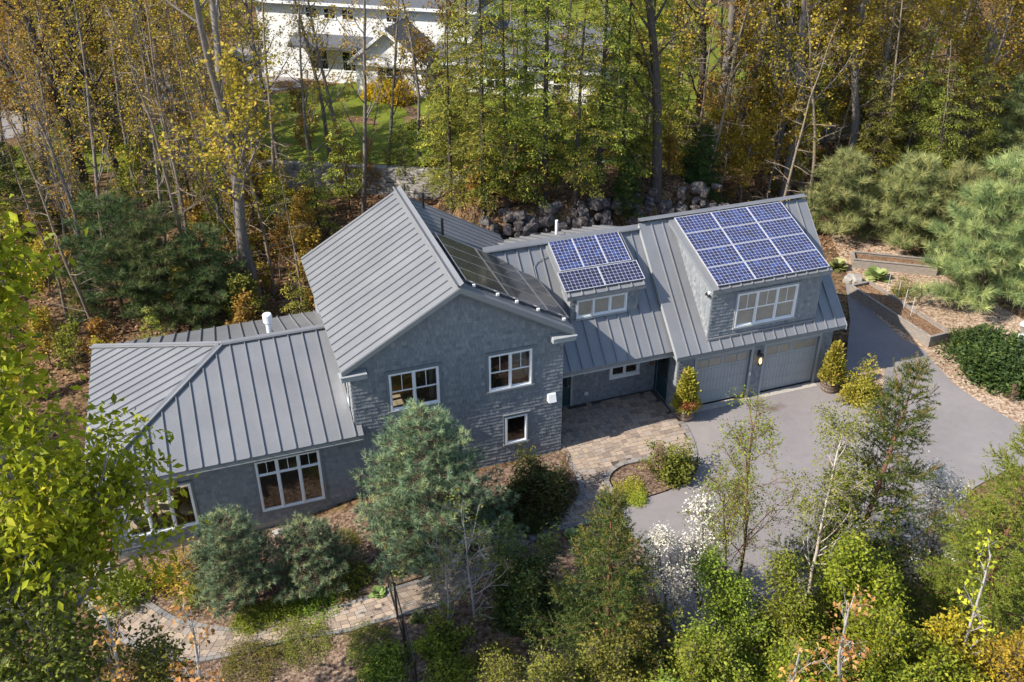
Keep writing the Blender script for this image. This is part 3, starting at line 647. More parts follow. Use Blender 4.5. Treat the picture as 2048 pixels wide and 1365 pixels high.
MB().box(fd[1], fd[1]+.09, 0, .04, 0, 2.2).box(fd[0]-.09, fd[0], 0, .04, 0, 2.2).box(fd[0]-.09, fd[1]+.09, 0, .04, 2.1, 2.2).build('door_casing', 'trim_light', HOUSE, FP)
MB().box(.02, 5.3, LYE+.05, PY, 2.70, 2.74).build('porch_ceiling', 'trim', HOUSE)
MB().box(.02, GX0+.25, LYE+.02, LYE+.14, 2.66, 2.76).build('porch_beam', 'trim_light', HOUSE)
LD = (1.18, 4.04, 2.25); LEY, LEZ = 1.98, 5.53; LDS = (6.72-LEZ)/(LYR-LEY)
def ldz(y): return LEZ+(y-LEY)*LDS
roof([(.94, LEY, LEZ), (4.24, LEY, LEZ), (4.24, LYR, 6.72), (.94, LYR, 6.72)], (1, 0, 0), .52, u_off=.1, thick=.16, name='dormer_roof')
FD = frame((0, LD[2], 0), (1, 0, 0), (0, -1, 0)); lw = (1.40, 3.58, 4.36, 5.22)
wall('dormer_wall', FD, LD[0], LD[1], lz(LD[2])-.05, ldz(LD[2])-.15, [lw]); window(FD, *lw, 3, 'plain', casing=.03, gl='tan_pane', cas_mat='trim_light')
for x, sgn in ((LD[0], -1), (LD[1], 1)):
    wall('dormer_cheek', frame((x, 0, 0), (0, 1, 0), (sgn, 0, 0)), LD[2], 4.4, lambda u: lz(u)-.03, lambda u: ldz(u)-.14)
# --- garage block with shed dormer
GX1 = 12.863; GYR, GZR, GYE, GZE = 4.53, 6.918, .45, 2.882; GS = (GZR-GZE)/(GYR-GYE); GW = .826; GC0, GC1 = 5.318, 12.56
def gz(y): return GZE+(y-GYE)*GS
roof([(GX0, GYE, GZE), (GX1, GYE, GZE), (GX1, GYR, GZR), (GX0, GYR, GZR)], (1, 0, 0), .489, u_off=.01, thick=.15)
roof([(GX0, GYR, GZR), (GX1, GYR, GZR), (GX1, 8.6, GZE), (GX0, 8.6, GZE)], (1, 0, 0), .489, u_off=.01, thick=.15)
cap((GX0-.01, GYR, GZR), (GX1+.01, GYR, GZR), (0, -GS, 1), (0, GS, 1), .2)
for x in (GX0-.028, GX1):
    MB().prism([(x, GYE-.02, GZE-.0), (x, GYR, GZR+.0), (x, GYR, GZR-.22), (x, GYE-.02, GZE-.22)], (.028, 0, 0)).build('rake_board', 'trim_light', HOUSE)
FG = frame((0, GW, 0), (1, 0, 0), (0, -1, 0)); d1 = (6.17, 8.66, .03, 2.36); d2 = (9.36, 11.92, .03, 2.36)
wall('wall', FG, GC0, GC1, .0, 3.1, [d1, d2])
def gsoff(): MB().box(GX0+.02, GX1-.02, GYE+.03, GW+.01, GZE-.19, GZE-.15).build('soffit', 'trim', HOUSE)
gsoff()
for k, d in enumerate((d1, d2)):
    gd = MB().box(d[0], d[1], -.14, -.10, d[2], d[3]).build('garage_door', 'garage', HOUSE, FG)
    n = 16; wv = (d[1]-d[0])/n
    for j in range(3):
        z0, z1 = d[2]+.02+j*.56, d[2]+.02+(j+1)*.56-.012
        p = MB()
        for q in range(n): p.box(d[0]+q*wv+.006, d[0]+(q+1)*wv-.006, -.10, -.088, z0, z1)
        p.build('door_panel', 'garage', gd, FG)
    MB().box(d[0], d[1], -.10, -.092, d[2]+1.70, d[3]).build('door_panel', 'garage', gd, FG)
    for c0 in ((.10, .62), (.68, 1.20), (1.38, 1.90), (1.95, 2.42)):
        s_ = (d[1]-d[0])/2.52; a, b = d[0]+c0[0]*s_, d[0]+c0[1]*s_
        fr_ = MB(); zz0, zz1 = 1.84, 2.20
        fr_.box(a-.03, b+.03, -.092, -.07, zz0-.03, zz0).box(a-.03, b+.03, -.092, -.07, zz1, zz1+.03).box(a-.03, a, -.092, -.07, zz0, zz1).box(b, b+.03, -.092, -.07, zz0, zz1)
        fr_.build('door_window_frame', 'garage', gd, FG); MB().box(a, b, -.092, -.086, zz0, zz1).build('door_pane', 'tan_pane', gd, FG)
    MB().box(d[0]-.11, d[0], 0, .045, 0, d[3]+.14).box(d[1], d[1]+.11, 0, .045, 0, d[3]+.14).box(d[0], d[1], 0, .045, d[3], d[3]+.14).build('door_casing', 'trim_light', HOUSE, FG)
    MB().box(d[0]-.1, d[1]+.1, -.14, .35, -.03, .03).build('concrete_apron', 'concrete', HOUSE, FG)
def gprof(u): return gz(u)-.2 if u < GYR else GZR-GS*(u-GYR)-.2
XGL = frame((GC0, 0, 0), (0, 1, 0), (-1, 0, 0)); sd = (1.58, 2.52, .03, 2.08)
wall('wall', XGL, GW, 8.2, .0, gprof, [sd], brk=(GYR,))
wall('wall', frame((GC1, 0, 0), (0, 1, 0), (1, 0, 0)), GW, 8.2, .0, gprof, brk=(GYR,))
t = MB().box(sd[0], sd[1], -.08, -.04, sd[2], sd[3]).build('side_door', 'teal', HOUSE, XGL)
MB().box(sd[0]+.16, sd[1]-.16, -.042, -.03, 1.05, 1.93).build('glazing', 'pane_dark', t, XGL); MB().box(sd[0]+.13, sd[1]-.13, -.042, -.034, .18, .9).build('panel', 'teal', t, XGL); MB().box(sd[0]+.06, sd[0]+.10, -.04, .03, .95, 1.12).build('handle', 'copper', t, XGL)
MB().box(sd[0]-.08, sd[0], 0, .04, 0, 2.17).box(sd[1], sd[1]+.08, 0, .04, 0, 2.17).box(sd[0]-.08, sd[1]+.08, 0, .04, 2.08, 2.17).build('door_casing', 'teal', HOUSE, XGL)
GDY = .80; GEY, GEZ = .47, 5.625; GDS = (6.95-GEZ)/(GYR-GEY); GD = (6.5, 11.48)
def gdz(y): return GEZ+(y-GEY)*GDS
roof([(6.32, GEY, GEZ), (11.66, GEY, GEZ), (11.66, GYR, 6.96), (6.32, GYR, 6.96)], (1, 0, 0), .49, u_off=.24, thick=.16, name='dormer_roof')
FGD = frame((0, GDY, 0), (1, 0, 0), (0, -1, 0)); gw = (7.58, 10.44, 3.54, 5.16)
wall('dormer_wall', FGD, GD[0], GD[1], 3.2, gdz(GDY)-.14, [gw]); window(FGD, *gw, 3, 'dh', gl='tan_pane', casing=.06, cas_mat='trim_light')
for x, sgn in ((GD[0], -1), (GD[1], 1)):
    wall('dormer_cheek', frame((x, 0, 0), (0, 1, 0), (sgn, 0, 0)), GDY, 4.4, lambda u: gz(u)-.03, lambda u: gdz(u)-.14)
MB().box(GD[0]-.04, GD[1]+.04, GDY-.09, GDY-.03, 3.22, 3.30).build('sill_flashing', 'roof', HOUSE)
# --- things fixed to the house
def vent(name, p, prof, material, label, cat, n=14):
    t = thing(name, label, cat, p); MB().lathe(prof, n=n).build('pipe', material, t, smooth=False); return t
t = vent('roof_vent', (-9.98, 4.25, 4.60), [(.16, 0), (.16, .16), (.10, .2), (.10, .75)], 'whitepipe', 'shiny white capped vent stack on the left wing ridge', 'vent')
MB().lathe([(.15, .72), (.17, .76), (.17, 1.05), (.14, 1.08)], n=16).build('cap', 'whitepipe', t)
vent('vent_pipe', (-3.1, 7.68, 7.3), [(.07, 0), (.055, .1), (.055, .85)], 'black', 'black vent pipe farther back on the main roof right slope', 'pipe', 10)
vent('vent_pipe', (-3.05, 4.96, 7.3), [(.07, 0), (.055, .1), (.055, .85)], 'black', 'black vent pipe at the top corner of the black solar panels', 'pipe', 10)
t = vent('vent_pipe', (2.37, 6.82, 5.75), [(.07, 0), (.06, .05), (.06, .75)], 'whitepipe', 'white vent pipe on the shallow roof behind the link ridge', 'pipe', 12)
def conduit(pts, label, m_='trim', r=.018): tag(MB().tube(pts, r, 6).build('conduit', m_), label, 'conduit')
conduit([(1.15, 4.2, lz(4.2)+.42), (.9, 4.1, lz(4.1)+.1), (.45, 4.0, lz(4.0)+.07), (.30, 3.9, lz(3.9)+.07), (.28, 3.0, lz(3.0)+.07), (.2, 2.4, lz(2.4)+.07)], 'thin grey conduit bending down the link roof beside the dormer')
t = thing('exhaust_hood', 'small white exhaust hood on the gable wall near its right edge', 'vent', (-.44, 0, 2.42)); MB().prism([(-.15, -.03, .34), (-.15, -.10, .34), (-.15, -.2, .03), (-.15, -.03, .03)], (.3, 0, 0)).build('hood', 'white', t); MB().box(-.17, .17, -.04, -.0, 0, .36).build('back_plate', 'white', t)
t = thing('house_plaque', 'dark copper plaque on the porch wall by the front door', 'plaque', (1.84, PY-.03, 1.47)); MB().box(-.15, .15, -.03, 0, 0, .22).build('plate', 'plaque', t); MB().box(-.13, .13, -.035, -.03, .02, .2).build('face', 'copper', t)
t = thing('outlet_box', 'small white outlet box low on the porch wall', 'outlet', (2.15, PY-.03, .45)); MB().box(-.07, .07, -.06, 0, 0, .13).build('cover', 'white', t); MB().box(-.05, .05, -.065, -.06, .02, .11).build('lid', 'lightgrey', t)
t = thing('wall_bell', 'bronze wall bell on the porch wall beside the side door', 'bell', (5.05, PY-.03, 1.4)); MB().box(-.03, .03, -.16, 0, .36, .4).build('bracket', 'copper', t); MB().lathe([(.11, .0), (.1, .06), (.07, .2), (.03, .3), (.01, .33)], 0, -.12, 0, 12).build('bell', 'copper', t)
t = thing('flood_light', 'small black flood light on the left cheek corner of the garage dormer', 'lamp', (6.48, .95, 5.1)); MB().box(-.06, 0, -.06, .06, .1, .22).build('base', 'white', t)
for s in (-1, 1): MB().lathe([(.05, -.05), (.06, .0), (.03, .06)], -.10, s*.09, .1, 10).build('head', 'black', t)
t = thing('wall_lantern', 'black lantern with a lit amber bulb between the two garage doors', 'lamp', (9.02, GW-.02, 1.62))
MB().box(-.05, .05, -.04, 0, .35, .62).build('back_plate', 'black', t); MB().tube([(0, -.03, .55), (0, -.12, .66), (0, -.2, .62), (0, -.2, .55)], .015, 6).build('arm', 'black', t)
MB().lathe([(.15, .45), (.11, .52), (.03, .57)], 0, -.2, 0, 4).build('roof_cap', 'black', t); MB().lathe([(.09, .0), (.11, .03), (.10, .05)], 0, -.2, 0, 4).build('base', 'black', t)
MB().lathe([(.085, .05), (.13, .45)], 0, -.2, 0, 4).build('glass', 'lampglass', t); MB().lathe([(.02, .06), (.055, .12), (.06, .24), (.03, .34)], 0, -.2, 0, 8).build('bulb', 'lamp', t)
for k in range(4):
    a = PI/2*k; MB().tube([(.09*math.cos(a), -.2+.09*math.sin(a), .05), (.135*math.cos(a), -.2+.135*math.sin(a), .45)], .010, 4).build('bar', 'black', t)
t = thing('keypad', 'small white keypad on the garage door casing', 'keypad', (8.71, GW-.05, 1.1)); MB().box(-.04, .04, -.03, 0, 0, .13).build('cover', 'white', t); MB().box(-.03, .03, -.034, -.03, .02, .09).build('keys', 'lightgrey', t)
# --- solar panels
def panel(O, U, V, nn, w, h, nx, ny, cm, sheetm, framem, label, group):
    U = Vector(U).normalized(); V = Vector(V).normalized(); n_ = U.cross(V).normalized()
    if n_.z < 0: n_ = -n_
    mm = Matrix.Identity(4)
    for i in range(3): mm[i][0] = U[i]; mm[i][1] = V[i]; mm[i][2] = n_[i]
    t = bpy.data.objects.new('solar_panel', None); link(t); tag(t, label, 'solar panel', group); t.matrix_world = Matrix.Translation(O) @ mm
    f = .014; b = MB(); b.box(0, w, 0, f, -.04, .006).box(0, w, h-f, h, -.04, .006).box(0, f, f, h-f, -.04, .006).box(w-f, w, f, h-f, -.04, .006); b.build('frame', framem, t)
    MB().box(f, w-f, f, h-f, -.03, -.004).build('backsheet', sheetm, t)
    c = MB(); cw = (w-2*f-.02)/nx; ch = (h-2*f-.02)/ny; g_ = .006
    for i in range(nx):
        for j in range(ny):
            x = f+.01+i*cw; y = f+.01+j*ch; k = .012
            c.add([(x+g_+k, y+g_, 0), (x+cw-g_-k, y+g_, 0), (x+cw-g_, y+g_+k, 0), (x+cw-g_, y+ch-g_-k, 0), (x+cw-g_-k, y+ch-g_, 0), (x+g_+k, y+ch-g_, 0), (x+g_, y+ch-g_-k, 0), (x+g_, y+g_+k, 0)], [(0, 1, 2, 3, 4, 5, 6, 7)], min(1, max(0, rs.gauss(.5, .28))))
    tag(c.build('cells', cm, t), kind='stuff'); return t
ORD = ('top', 'second', 'third', 'bottom'); COLN = ('left', 'middle', 'right')
Vg = Vector((0, 1, GDS)).normalized(); ng = Vector((0, -GDS, 1)).normalized()
O0 = Vector((6.535, .58, gdz(.58)))+ng*.13
for r_ in range(4):
    for c_ in range(3):
        panel(O0+Vector((1.672*c_, 0, 0))+Vg*(1.004*r_), (1, 0, 0), Vg, ng, 1.655, .985, 10, 6, 'cell_blue', 'backsheet', 'panel_frame', f'blue solar panel, {ORD[3-r_]} row, {COLN[c_]} column on the garage dormer', 'solar panels on the garage dormer')
Vl = Vector((0, 1, LDS)).normalized(); nl = Vector((0, -LDS, 1)).normalized()
O1 = Vector((1.05, 3.07, ldz(3.07)))+nl*.12
for c_ in range(3): panel(O1+Vector((1.0*c_, 0, 0)), (1, 0, 0), Vl, nl, .99, 1.50, 6, 10, 'cell_blue', 'backsheet', 'panel_frame', f'bright blue upright solar panel, {COLN[c_]} one on the small dormer', 'upright panels on the small dormer')
O2 = Vector((.90, 2.16, ldz(2.16)))+nl*.12
for c_ in range(2): panel(O2+Vector((1.675*c_, 0, 0)), (1, 0, 0), Vl, nl, 1.66, .95, 10, 6, 'cell_violet', 'backsheet', 'panel_frame', f'dark purple solar panel, {("left", "right")[c_]} of the two at the small dormer eave', 'dark panels on the small dormer')
Vm = Vector((-1, 0, SL)).normalized(); nm_ = Vector((SL, 0, 1)).normalized()
def mp(x, y): return Vector((x, y, rz(x)))+nm_*.15
for ci, (xb, hh, n_, w0, y0, nxx, nyy) in enumerate(((-2.06, 1.74, 4, 1.0, .32, 6, 10), (-.58, 1.66, 4, 1.0, .32, 6, 10), (.27, .95, 2, 1.66, .38, 10, 6))):
    for k in range(n_):
        panel(mp(xb, y0+k*(w0+.012)), (0, 1, 0), Vm, nm_, w0, hh, nxx, nyy, 'cell_black', 'backdark', 'silver' if ci != 2 else 'silver', f'black solar panel on the main roof, {("ridge", "middle", "eave")[ci]} row, '+(('nearest', 'second from', 'third from', 'farthest from')[k] if n_ == 4 else ('nearest', 'farther from')[k])+' the front gable', 'black solar panels on the main roof')
for k, x in enumerate((-3.3, -2.45, -1.75, -.95, .05)):
    t = thing('rail_clamp', f'shiny rail end clamp under the black panels, {("first", "second", "third", "fourth", "fifth")[k]} from the ridge', 'clamp', mp(x, .22)-nm_*.08, 0, 'rail clamps along the gable edge')
    MB().beam((0, 0, 0), (0, 3.9 if x < -.5 else 3.3, 0), .04, .04).build('rail', 'silver', t); MB().box(-.05, .05, -.06, .02, -.03, .05).build('end_cap', 'white', t)
# ------------------------------------------------------------------ vegetation generators
def leaves(P, size, aspect=.55, up=.5, jit=0.0, rg=None, D=None, fold=.25, tint=None, droop=0.0):
    """folded diamond leaves (two triangles each) at points P"""
    n = len(P); P = P+rg.normal(0, 1, (n, 3))*jit
    d = rg.normal(0, 1, (n, 3)); d[:, 2] = d[:, 2]*.5-droop
    if D is not None: d = d*.7+D*1.2
    d /= np.linalg.norm(d, axis=1, keepdims=True)+1e-9
    nr = rg.normal(0, 1, (n, 3)); nr[:, 2] += up*2.5
    sd = np.cross(d, nr); sd /= np.linalg.norm(sd, axis=1, keepdims=True)+1e-9; nn = np.cross(sd, d)
    L = size*rg.uniform(.65, 1.3, (n, 1)); w = L*aspect*.5
    a = P; b = P+d*L; l = P+d*L*.45+sd*w+nn*w*fold*2; r = P+d*L*.45-sd*w+nn*w*fold*2
    V = np.stack([a, l, b, r], 1).reshape(-1, 3); i = np.arange(n)[:, None]*4
    F = np.concatenate([i+np.array([[0, 1, 2]]), i+np.array([[0, 2, 3]])], 1).reshape(-1, 3)
    t = rg.random(n) if tint is None else np.clip(tint+rg.normal(0, .16, n), 0, 1)
    return V, F, np.repeat(t, 2)
def needles(P, D, n, length, width, rg, spread=1.0, tint=None):
    """bursts of n thin needles round direction D at every point"""
    m = len(P); d = rg.normal(0, 1, (m, n, 3)); d /= np.linalg.norm(d, axis=2, keepdims=True)+1e-9
    d = d*spread+D[:, None, :]; d /= np.linalg.norm(d, axis=2, keepdims=True)+1e-9
    sd = np.cross(d, rg.normal(0, 1, (m, n, 3))); sd /= np.linalg.norm(sd, axis=2, keepdims=True)+1e-9
    L = length*rg.uniform(.6, 1.15, (m, n, 1)); p = P[:, None, :]+D[:, None, :]*rg.uniform(-.35, .25, (m, n, 1))*length
    V = np.stack([p-sd*width/2, p+sd*width/2, p+d*L], 2).reshape(-1, 3); F = np.arange(m*n*3).reshape(-1, 3)
    t = np.repeat(rg.random(m) if tint is None else tint, n); t = np.clip(t+rg.normal(0, .12, m*n), 0, 1)
    return V, F, t
def brush(P, D, n, L, nl, width, rg, tint=None):
    """twigs of length L carrying n short needles"""
    m = len(P); f = rg.random((m, n, 1)); p = P[:, None, :]+D[:, None, :]*f*L
    d = rg.normal(0, 1, (m, n, 3)); d /= np.linalg.norm(d, axis=2, keepdims=True); d = d*.8+D[:, None, :]*.6; d /= np.linalg.norm(d, axis=2, keepdims=True)
    sd = np.cross(d, rg.normal(0, 1, (m, n, 3))); sd /= np.linalg.norm(sd, axis=2, keepdims=True)+1e-9
    Ln = nl*rg.uniform(.7, 1.2, (m, n, 1))
    V = np.stack([p-sd*width/2, p+sd*width/2, p+d*Ln], 2).reshape(-1, 3); F = np.arange(m*n*3).reshape(-1, 3)
    t = np.repeat(rg.random(m) if tint is None else tint, n); return V, F, np.clip(t+rg.normal(0, .1, m*n), 0, 1)
def cat_vft(parts):
    V = []; F = []; T = []; b = 0
    for v, f, t in parts: V.append(v); F.append(f+b); T.append(t); b += len(v)
    return np.concatenate(V), np.concatenate(F), np.concatenate(T)
def unit(v): return v/(np.linalg.norm(v)+1e-9)
def bend(rg, p, d, L, n, wob, trop):
    P = [np.array(p, float)]; d = unit(np.array(d, float))
    for _ in range(n):
        d = unit(d+rg.normal(0, wob, 3)+np.array([0, 0, trop])); P.append(P[-1]+d*L/n)
    return np.array(P), d
def at(P, t):
    k = t*(len(P)-1); i = min(int(k), len(P)-2); return P[i]+(P[i+1]-P[i])*(k-i), unit(P[i+1]-P[i])
def tree_skel(seed, H, r0, first=.35, n1=14, n2=6, n3=5, spread=.32, ang=(35, 60), wob=.05, fork=False, lean=(0, 0), upt=.12, tw=.9):
    rg = np.random.default_rng(seed); polys = []; tips = []
    stems = [(np.zeros(3)-np.array([0, 0, .3]), np.array([lean[0], lean[1], 1.0]), H*(1.0 if not fork else .45), r0)]
    P, d = bend(rg, *stems[0][:3], 9, wob, .02); polys.append((P, r0*(1-np.linspace(0, 1, 10)*(.92 if not fork else .4))+.012, 7)); mains = [(P, first, r0)]
    if fork:
        mains = [(P, .45, r0)]
        for k in range(2+(seed % 2)):
            a = 2*PI*k/2.3+rg.random(); dd = unit(np.array([math.cos(a)*.38, math.sin(a)*.38, 1])); Q, _ = bend(rg, P[-1], dd, H*.58, 8, wob*1.3, .03)
            polys.append((Q, r0*.55*(1-np.linspace(0, 1, 9)*.92)+.012, 6)); mains.append((Q, .18, r0*.55))
    for P, fb, rr in mains:
        L0 = np.linalg.norm(P[-1]-P[0]); nn = n1 if not fork else max(3, int(n1*.6))
        for k in range(nn):
            t = fb+(1-fb)*(k+rg.random())/nn; p, d = at(P, min(t, .995)); a = rg.random()*2*PI+k*2.4
            an = R(rg.uniform(*ang)); dd = unit(np.array([math.cos(a)*math.sin(an), math.sin(a)*math.sin(an), math.cos(an)]))
            L = H*spread*(1.15-.75*t)*rg.uniform(.7, 1.15); Q, _ = bend(rg, p, dd, L, 5, wob*2, upt)
            r1 = max(.012, rr*(1-t*.85)*.42); polys.append((Q, r1*(1-np.linspace(0, 1, 6)*.85)+.006, 4))
            for j in range(n2):
                t2 = .2+.8*(j+rg.random())/n2; p2, d2 = at(Q, min(t2, .99)); d3 = unit(d2+rg.normal(0, .65, 3)); L2 = L*.42*(1.2-.6*t2)*rg.uniform(.6, 1.2)
                S, _ = bend(rg, p2, d3, L2, 3, wob*3, upt*.6); polys.append((S, np.linspace(r1*.35+.004, .004, 4), 3))
                for q in range(n3):
                    t3 = .25+.75*(q+rg.random())/n3; p3, d4 = at(S, min(t3, .99)); d5 = unit(d4+rg.normal(0, .7, 3)); L3 = tw*rg.uniform(.3, .7)
                    e = p3+d5*L3; polys.append((np.array([p3, e]), np.array([.006, .003]), 3)); tips += [(e, d5), (p3+d5*L3*.5, d5)]
                tips.append((S[-1], d3))
    TP = np.array([t[0] for t in tips]); TD = np.array([t[1] for t in tips]); return polys, TP, TD, rg
class Proto: pass
def proto(wood, wmat, crown, cmat, extra=None):
    p = Proto(); V, F = tube_arrays(wood); p.wood = npmesh('trunk', V, F, wmat, smooth=True)
    V, F, T = crown; p.crown = npmesh('crown', V, F, cmat, T); p.extra = None
    if extra: V, F, T = extra[0]; p.extra = (npmesh(extra[2], V, F, extra[1], T), extra[2])
    return p
def clumps(TP, k, rad, rg):
    return np.repeat(TP, k, 0)+rg.normal(0, rad, (len(TP)*k, 3))
def plant(p, name, label, cat, loc, s=1.0, rot=None, group=None, cmat=None, wmat=None, sz=None, tilt=(0, 0), names=('trunk', 'crown')):
    t = bpy.data.objects.new(name, None); link(t); t.location = loc; t.rotation_euler = (tilt[0], tilt[1], rot if rot is not None else PL.random()*6.28); tag(t, label, cat, group)
    t.scale = (s, s, sz or s)
    lst = [(p.wood, names[0], wmat), (p.crown, names[1], cmat)]
    if p.extra: lst.append((p.extra[0], p.extra[1], None))
    for me, nm, mm in lst:
        o = link(bpy.data.objects.new(nm, me), t)
        if mm: o.material_slots[0].link = 'OBJECT'; o.material_slots[0].material = mat(mm)
    return t
PL = random.Random(21)
def deciduous(seed, H, r0, wm, cm, leaf=.15, per=4, rad=.13, keep=1.0, **kw):
    polys, TP, TD, rg = tree_skel(seed, H, r0, **kw)
    if keep < 1: TP = TP[rg.random(len(TP)) < keep]
    base = np.clip(rg.normal(.5, .22, len(TP)), 0, 1); P = clumps(TP, per, rad, rg)
    return proto(polys, wm, leaves(P, leaf, .75, .2, 0, rg, tint=np.repeat(base, per)), cm)
def conifer_skel(seed, H, Rr, z0, nb, droop, rise=0.0, nseg=5, power=.85, side=.4, nside=8, r0=.15, wob=.06, gap=0.0, top_up=0.0):
    rg = np.random.default_rng(seed); polys = []; tw = []
    P, _ = bend(rg, (0, 0, -.3), (0, 0, 1), H+.3, 8, .015, .05); polys.append((P, r0*(1-np.linspace(0, 1, 9)*.95)+.008, 7))
    for k in range(nb):
        f = (k+rg.random())/nb; z = z0+(H-z0)*f; p, _ = at(P, min(.995, (z+.3)/(H+.3))); L = Rr*(1-f)**power*rg.uniform(.75, 1.12)+.12
        if rg.random() < gap: continue
        a = k*2.399+rg.random()*.8; el = rise+top_up*f+rg.normal(0, .12); d = unit(np.array([math.cos(a), math.sin(a), el]))
        Q, _ = bend(rg, p, d, L, nseg, wob, -droop); polys.append((Q, np.linspace(max(.012, r0*.25*(1-f)), .005, nseg+1), 3))
        ns = max(2, int(nside*L/Rr)+1)
        for j in range(ns):
            t = .18+.82*(j+.5)/ns; q, dd = at(Q, t); 
            for sg in (-1, 1):
                sd = unit(np.cross(dd, [0, 0, 1])*sg+dd*.75+np.array([0, 0, -droop*.6])+rg.normal(0, .15, 3)); L2 = side*L**.6*(1.15-t)*rg.uniform(.6, 1.2)+.05
                tw.append((q, sd, L2, f))
        tw.append((Q[-1]-unit(Q[-1]-Q[-2])*.1, unit(Q[-1]-Q[-2]), .25, f))
    return polys, tw, rg
# ---- forest tree kinds
GOLD = [deciduous(100+k, 21+k % 3*2, .24+.05*(k % 3), 'bark_grey', 'gold', leaf=.16, per=4, rad=.15, keep=.52, n1=22, n2=6, n3=5, first=.20, spread=.24, fork=(k % 2 == 0)) for k in range(6)]
MID = [deciduous(120+k, 11, .10, 'bark_grey', 'gold', leaf=.17, per=4, rad=.15, keep=.62, n1=22, n2=6, n3=5, first=.12, spread=.30, ang=(35, 70), tw=.8) for k in range(4)]
SLIM = [deciduous(140+k, 16, .12, 'bark_grey', 'gold', leaf=.13, per=3, rad=.12, keep=.6, n1=18, n2=5, n3=4, first=.2, spread=.19, ang=(30, 55)) for k in range(3)]
SAPL = [deciduous(160+k, 6.5, .06, 'bark_twig', 'yellow', leaf=.15, per=4, rad=.12, keep=.9, n1=15, n2=5, n3=4, first=.12, spread=.34, tw=.5) for k in range(4)]
def hemlock(seed, H, Rr, cm='hemlock'):
    polys, tw, rg = conifer_skel(seed, H, Rr, H*.12, int(H*6.5), .10, .12, 5, .7, .60, 10, H*.011, gap=.25)
    P = []; D = []; T = []
    for q, d, L, f in tw:
        n = max(2, int(L/.085)); base = rg.random()
        for i in range(n):
            u = (i+rg.random())/n; p = q+d*L*u+np.array([0, 0, -.12*u*u])
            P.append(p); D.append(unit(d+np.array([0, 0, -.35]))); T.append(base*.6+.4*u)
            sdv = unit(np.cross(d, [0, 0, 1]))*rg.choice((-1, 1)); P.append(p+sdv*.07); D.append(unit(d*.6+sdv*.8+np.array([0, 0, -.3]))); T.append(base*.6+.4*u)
    P = np.array(P); D = np.array(D); T = np.array(T)
    return proto(polys, 'bark_dark', leaves(P, .18, .30, .7, .05, rg, D, .15, np.clip(T, 0, 1)), cm)
HEM = [hemlock(200, 15, 2.6), hemlock(201, 13, 2.4), hemlock(202, 9, 2.2), hemlock(203, 5, 1.6)]
def tufted(seed, H, Rr, cm, tl=.26, tn=22, nb=None, wd=.018, wood='bark_brown', nside=7, droop=-.03, rise=.15, power=.6, side=.45, up=.5, spr=.9, z0=None, gap=0):
    polys, tw, rg = conifer_skel(seed, H, Rr, H*.05 if z0 is None else z0, nb or int(H*9), droop, rise, 4, power, side, nside, H*.016, gap=gap)
    P = []; D = []; T = []
    for q, d, L, f in tw:
        polys.append((np.array([q, q+d*L]), np.array([.010, .006]), 3)); n = 1 if L < .3 else 2
        for i in range(n):
            u = 1-.5*i; P.append(q+d*L*u); D.append(unit(d+np.array([0, 0, up])+rg.normal(0, .15, 3))); T.append(rg.random())
    return proto(polys, wood, needles(np.array(P), np.array(D), tn, tl, wd, rg, spr, np.array(T)), cm)
WPINE = [tufted(300, 9, 3.6, 'pine', .62, 46, 66, .026, nside=6, up=.35, spr=1.0, power=.45), tufted(301, 5, 2.4, 'pine', .50, 40, 46, .024, nside=6, up=.35, spr=1.0, power=.5)]
WPD = [tufted(310, 6.5, 2.9, 'pine_dark', .34, 30, 60, .018, nside=9, gap=.12, up=.3, spr=1.0, power=.5)]
BLUE = [tufted(320, 5.2, 2.5, 'bluepine', .19, 30, 120, .013, nside=13, up=.45, spr=.95, power=.55, side=.42, rise=.3), tufted(321, 3.4, 1.45, 'bluepine', .17, 30, 95, .012, nside=10, up=.5, spr=.95, power=.45, side=.35, rise=.4), tufted(322, 2.6, 1.5, 'bluepine', .16, 30, 70, .012, nside=10, up=.5, spr=.95, power=.6, side=.35, rise=.35)]
def spruce(seed, H, Rr, cm, tipm, nb, top_up=.9, gap=.05, n=30, tl=.40, droop=.02, z0=.4, nside=13, power=.75):
    polys, tw, rg = conifer_skel(seed, H, Rr, z0, nb, droop, .05, 5, power, .5, nside, H*.013, gap=gap, top_up=top_up)
    P = []; D = []; T = []; L_ = []
    for q, d, L, f in tw:
        m = max(1, int(L/.22))
        for i in range(m): P.append(q+d*L*i/m); D.append(unit(d+rg.normal(0, .18, 3))); T.append(.25+.5*rg.random()+.2*f)
    P = np.array(P); D = np.array(D); T = np.clip(np.array(T), 0, 1)
    body = brush(P, D, n, tl, .11, .026, rg, T)
    Pt = []; Dt = []
    for w_ in polys[1:]:
        q = w_[0][-1]; z = q[2]/H
        for j in range(3 if z > .5 else 1): Pt.append(q-unit(w_[0][-1]-w_[0][-2])*.1); Dt.append(unit(unit(w_[0][-1]-w_[0][-2])+np.array([0, 0, .5+z])+rg.normal(0, .25, 3)))
    for j in range(5): Pt.append(np.array([0, 0, H-.35])+rg.normal(0, .04, 3)); Dt.append(unit(np.array([rg.normal(0, .25), rg.normal(0, .25), 1])))
    tip = brush(np.array(Pt), np.array(Dt), 30, .5, .06, .02, rg)
    return proto(polys, 'bark_red', body, cm, (tip, tipm, 'new_shoots'))
SPR = [spruce(400, 9, 2.35, 'spruce', 'spruce_tip', 92, 1.0, .10), spruce(401, 8, 3.0, 'spruce', 'spruce_tip', 105, .8, .02, power=1.0), spruce(402, 10, 3.2, 'brightspruce', 'spruce_tip', 125, .5, .0), spruce(403, 12, 2.6, 'darkgreen', 'darkgreen', 120, .1, .03), spruce(404, 5, 1.7, 'darkgreen', 'spruce', 80, .1, 0)]
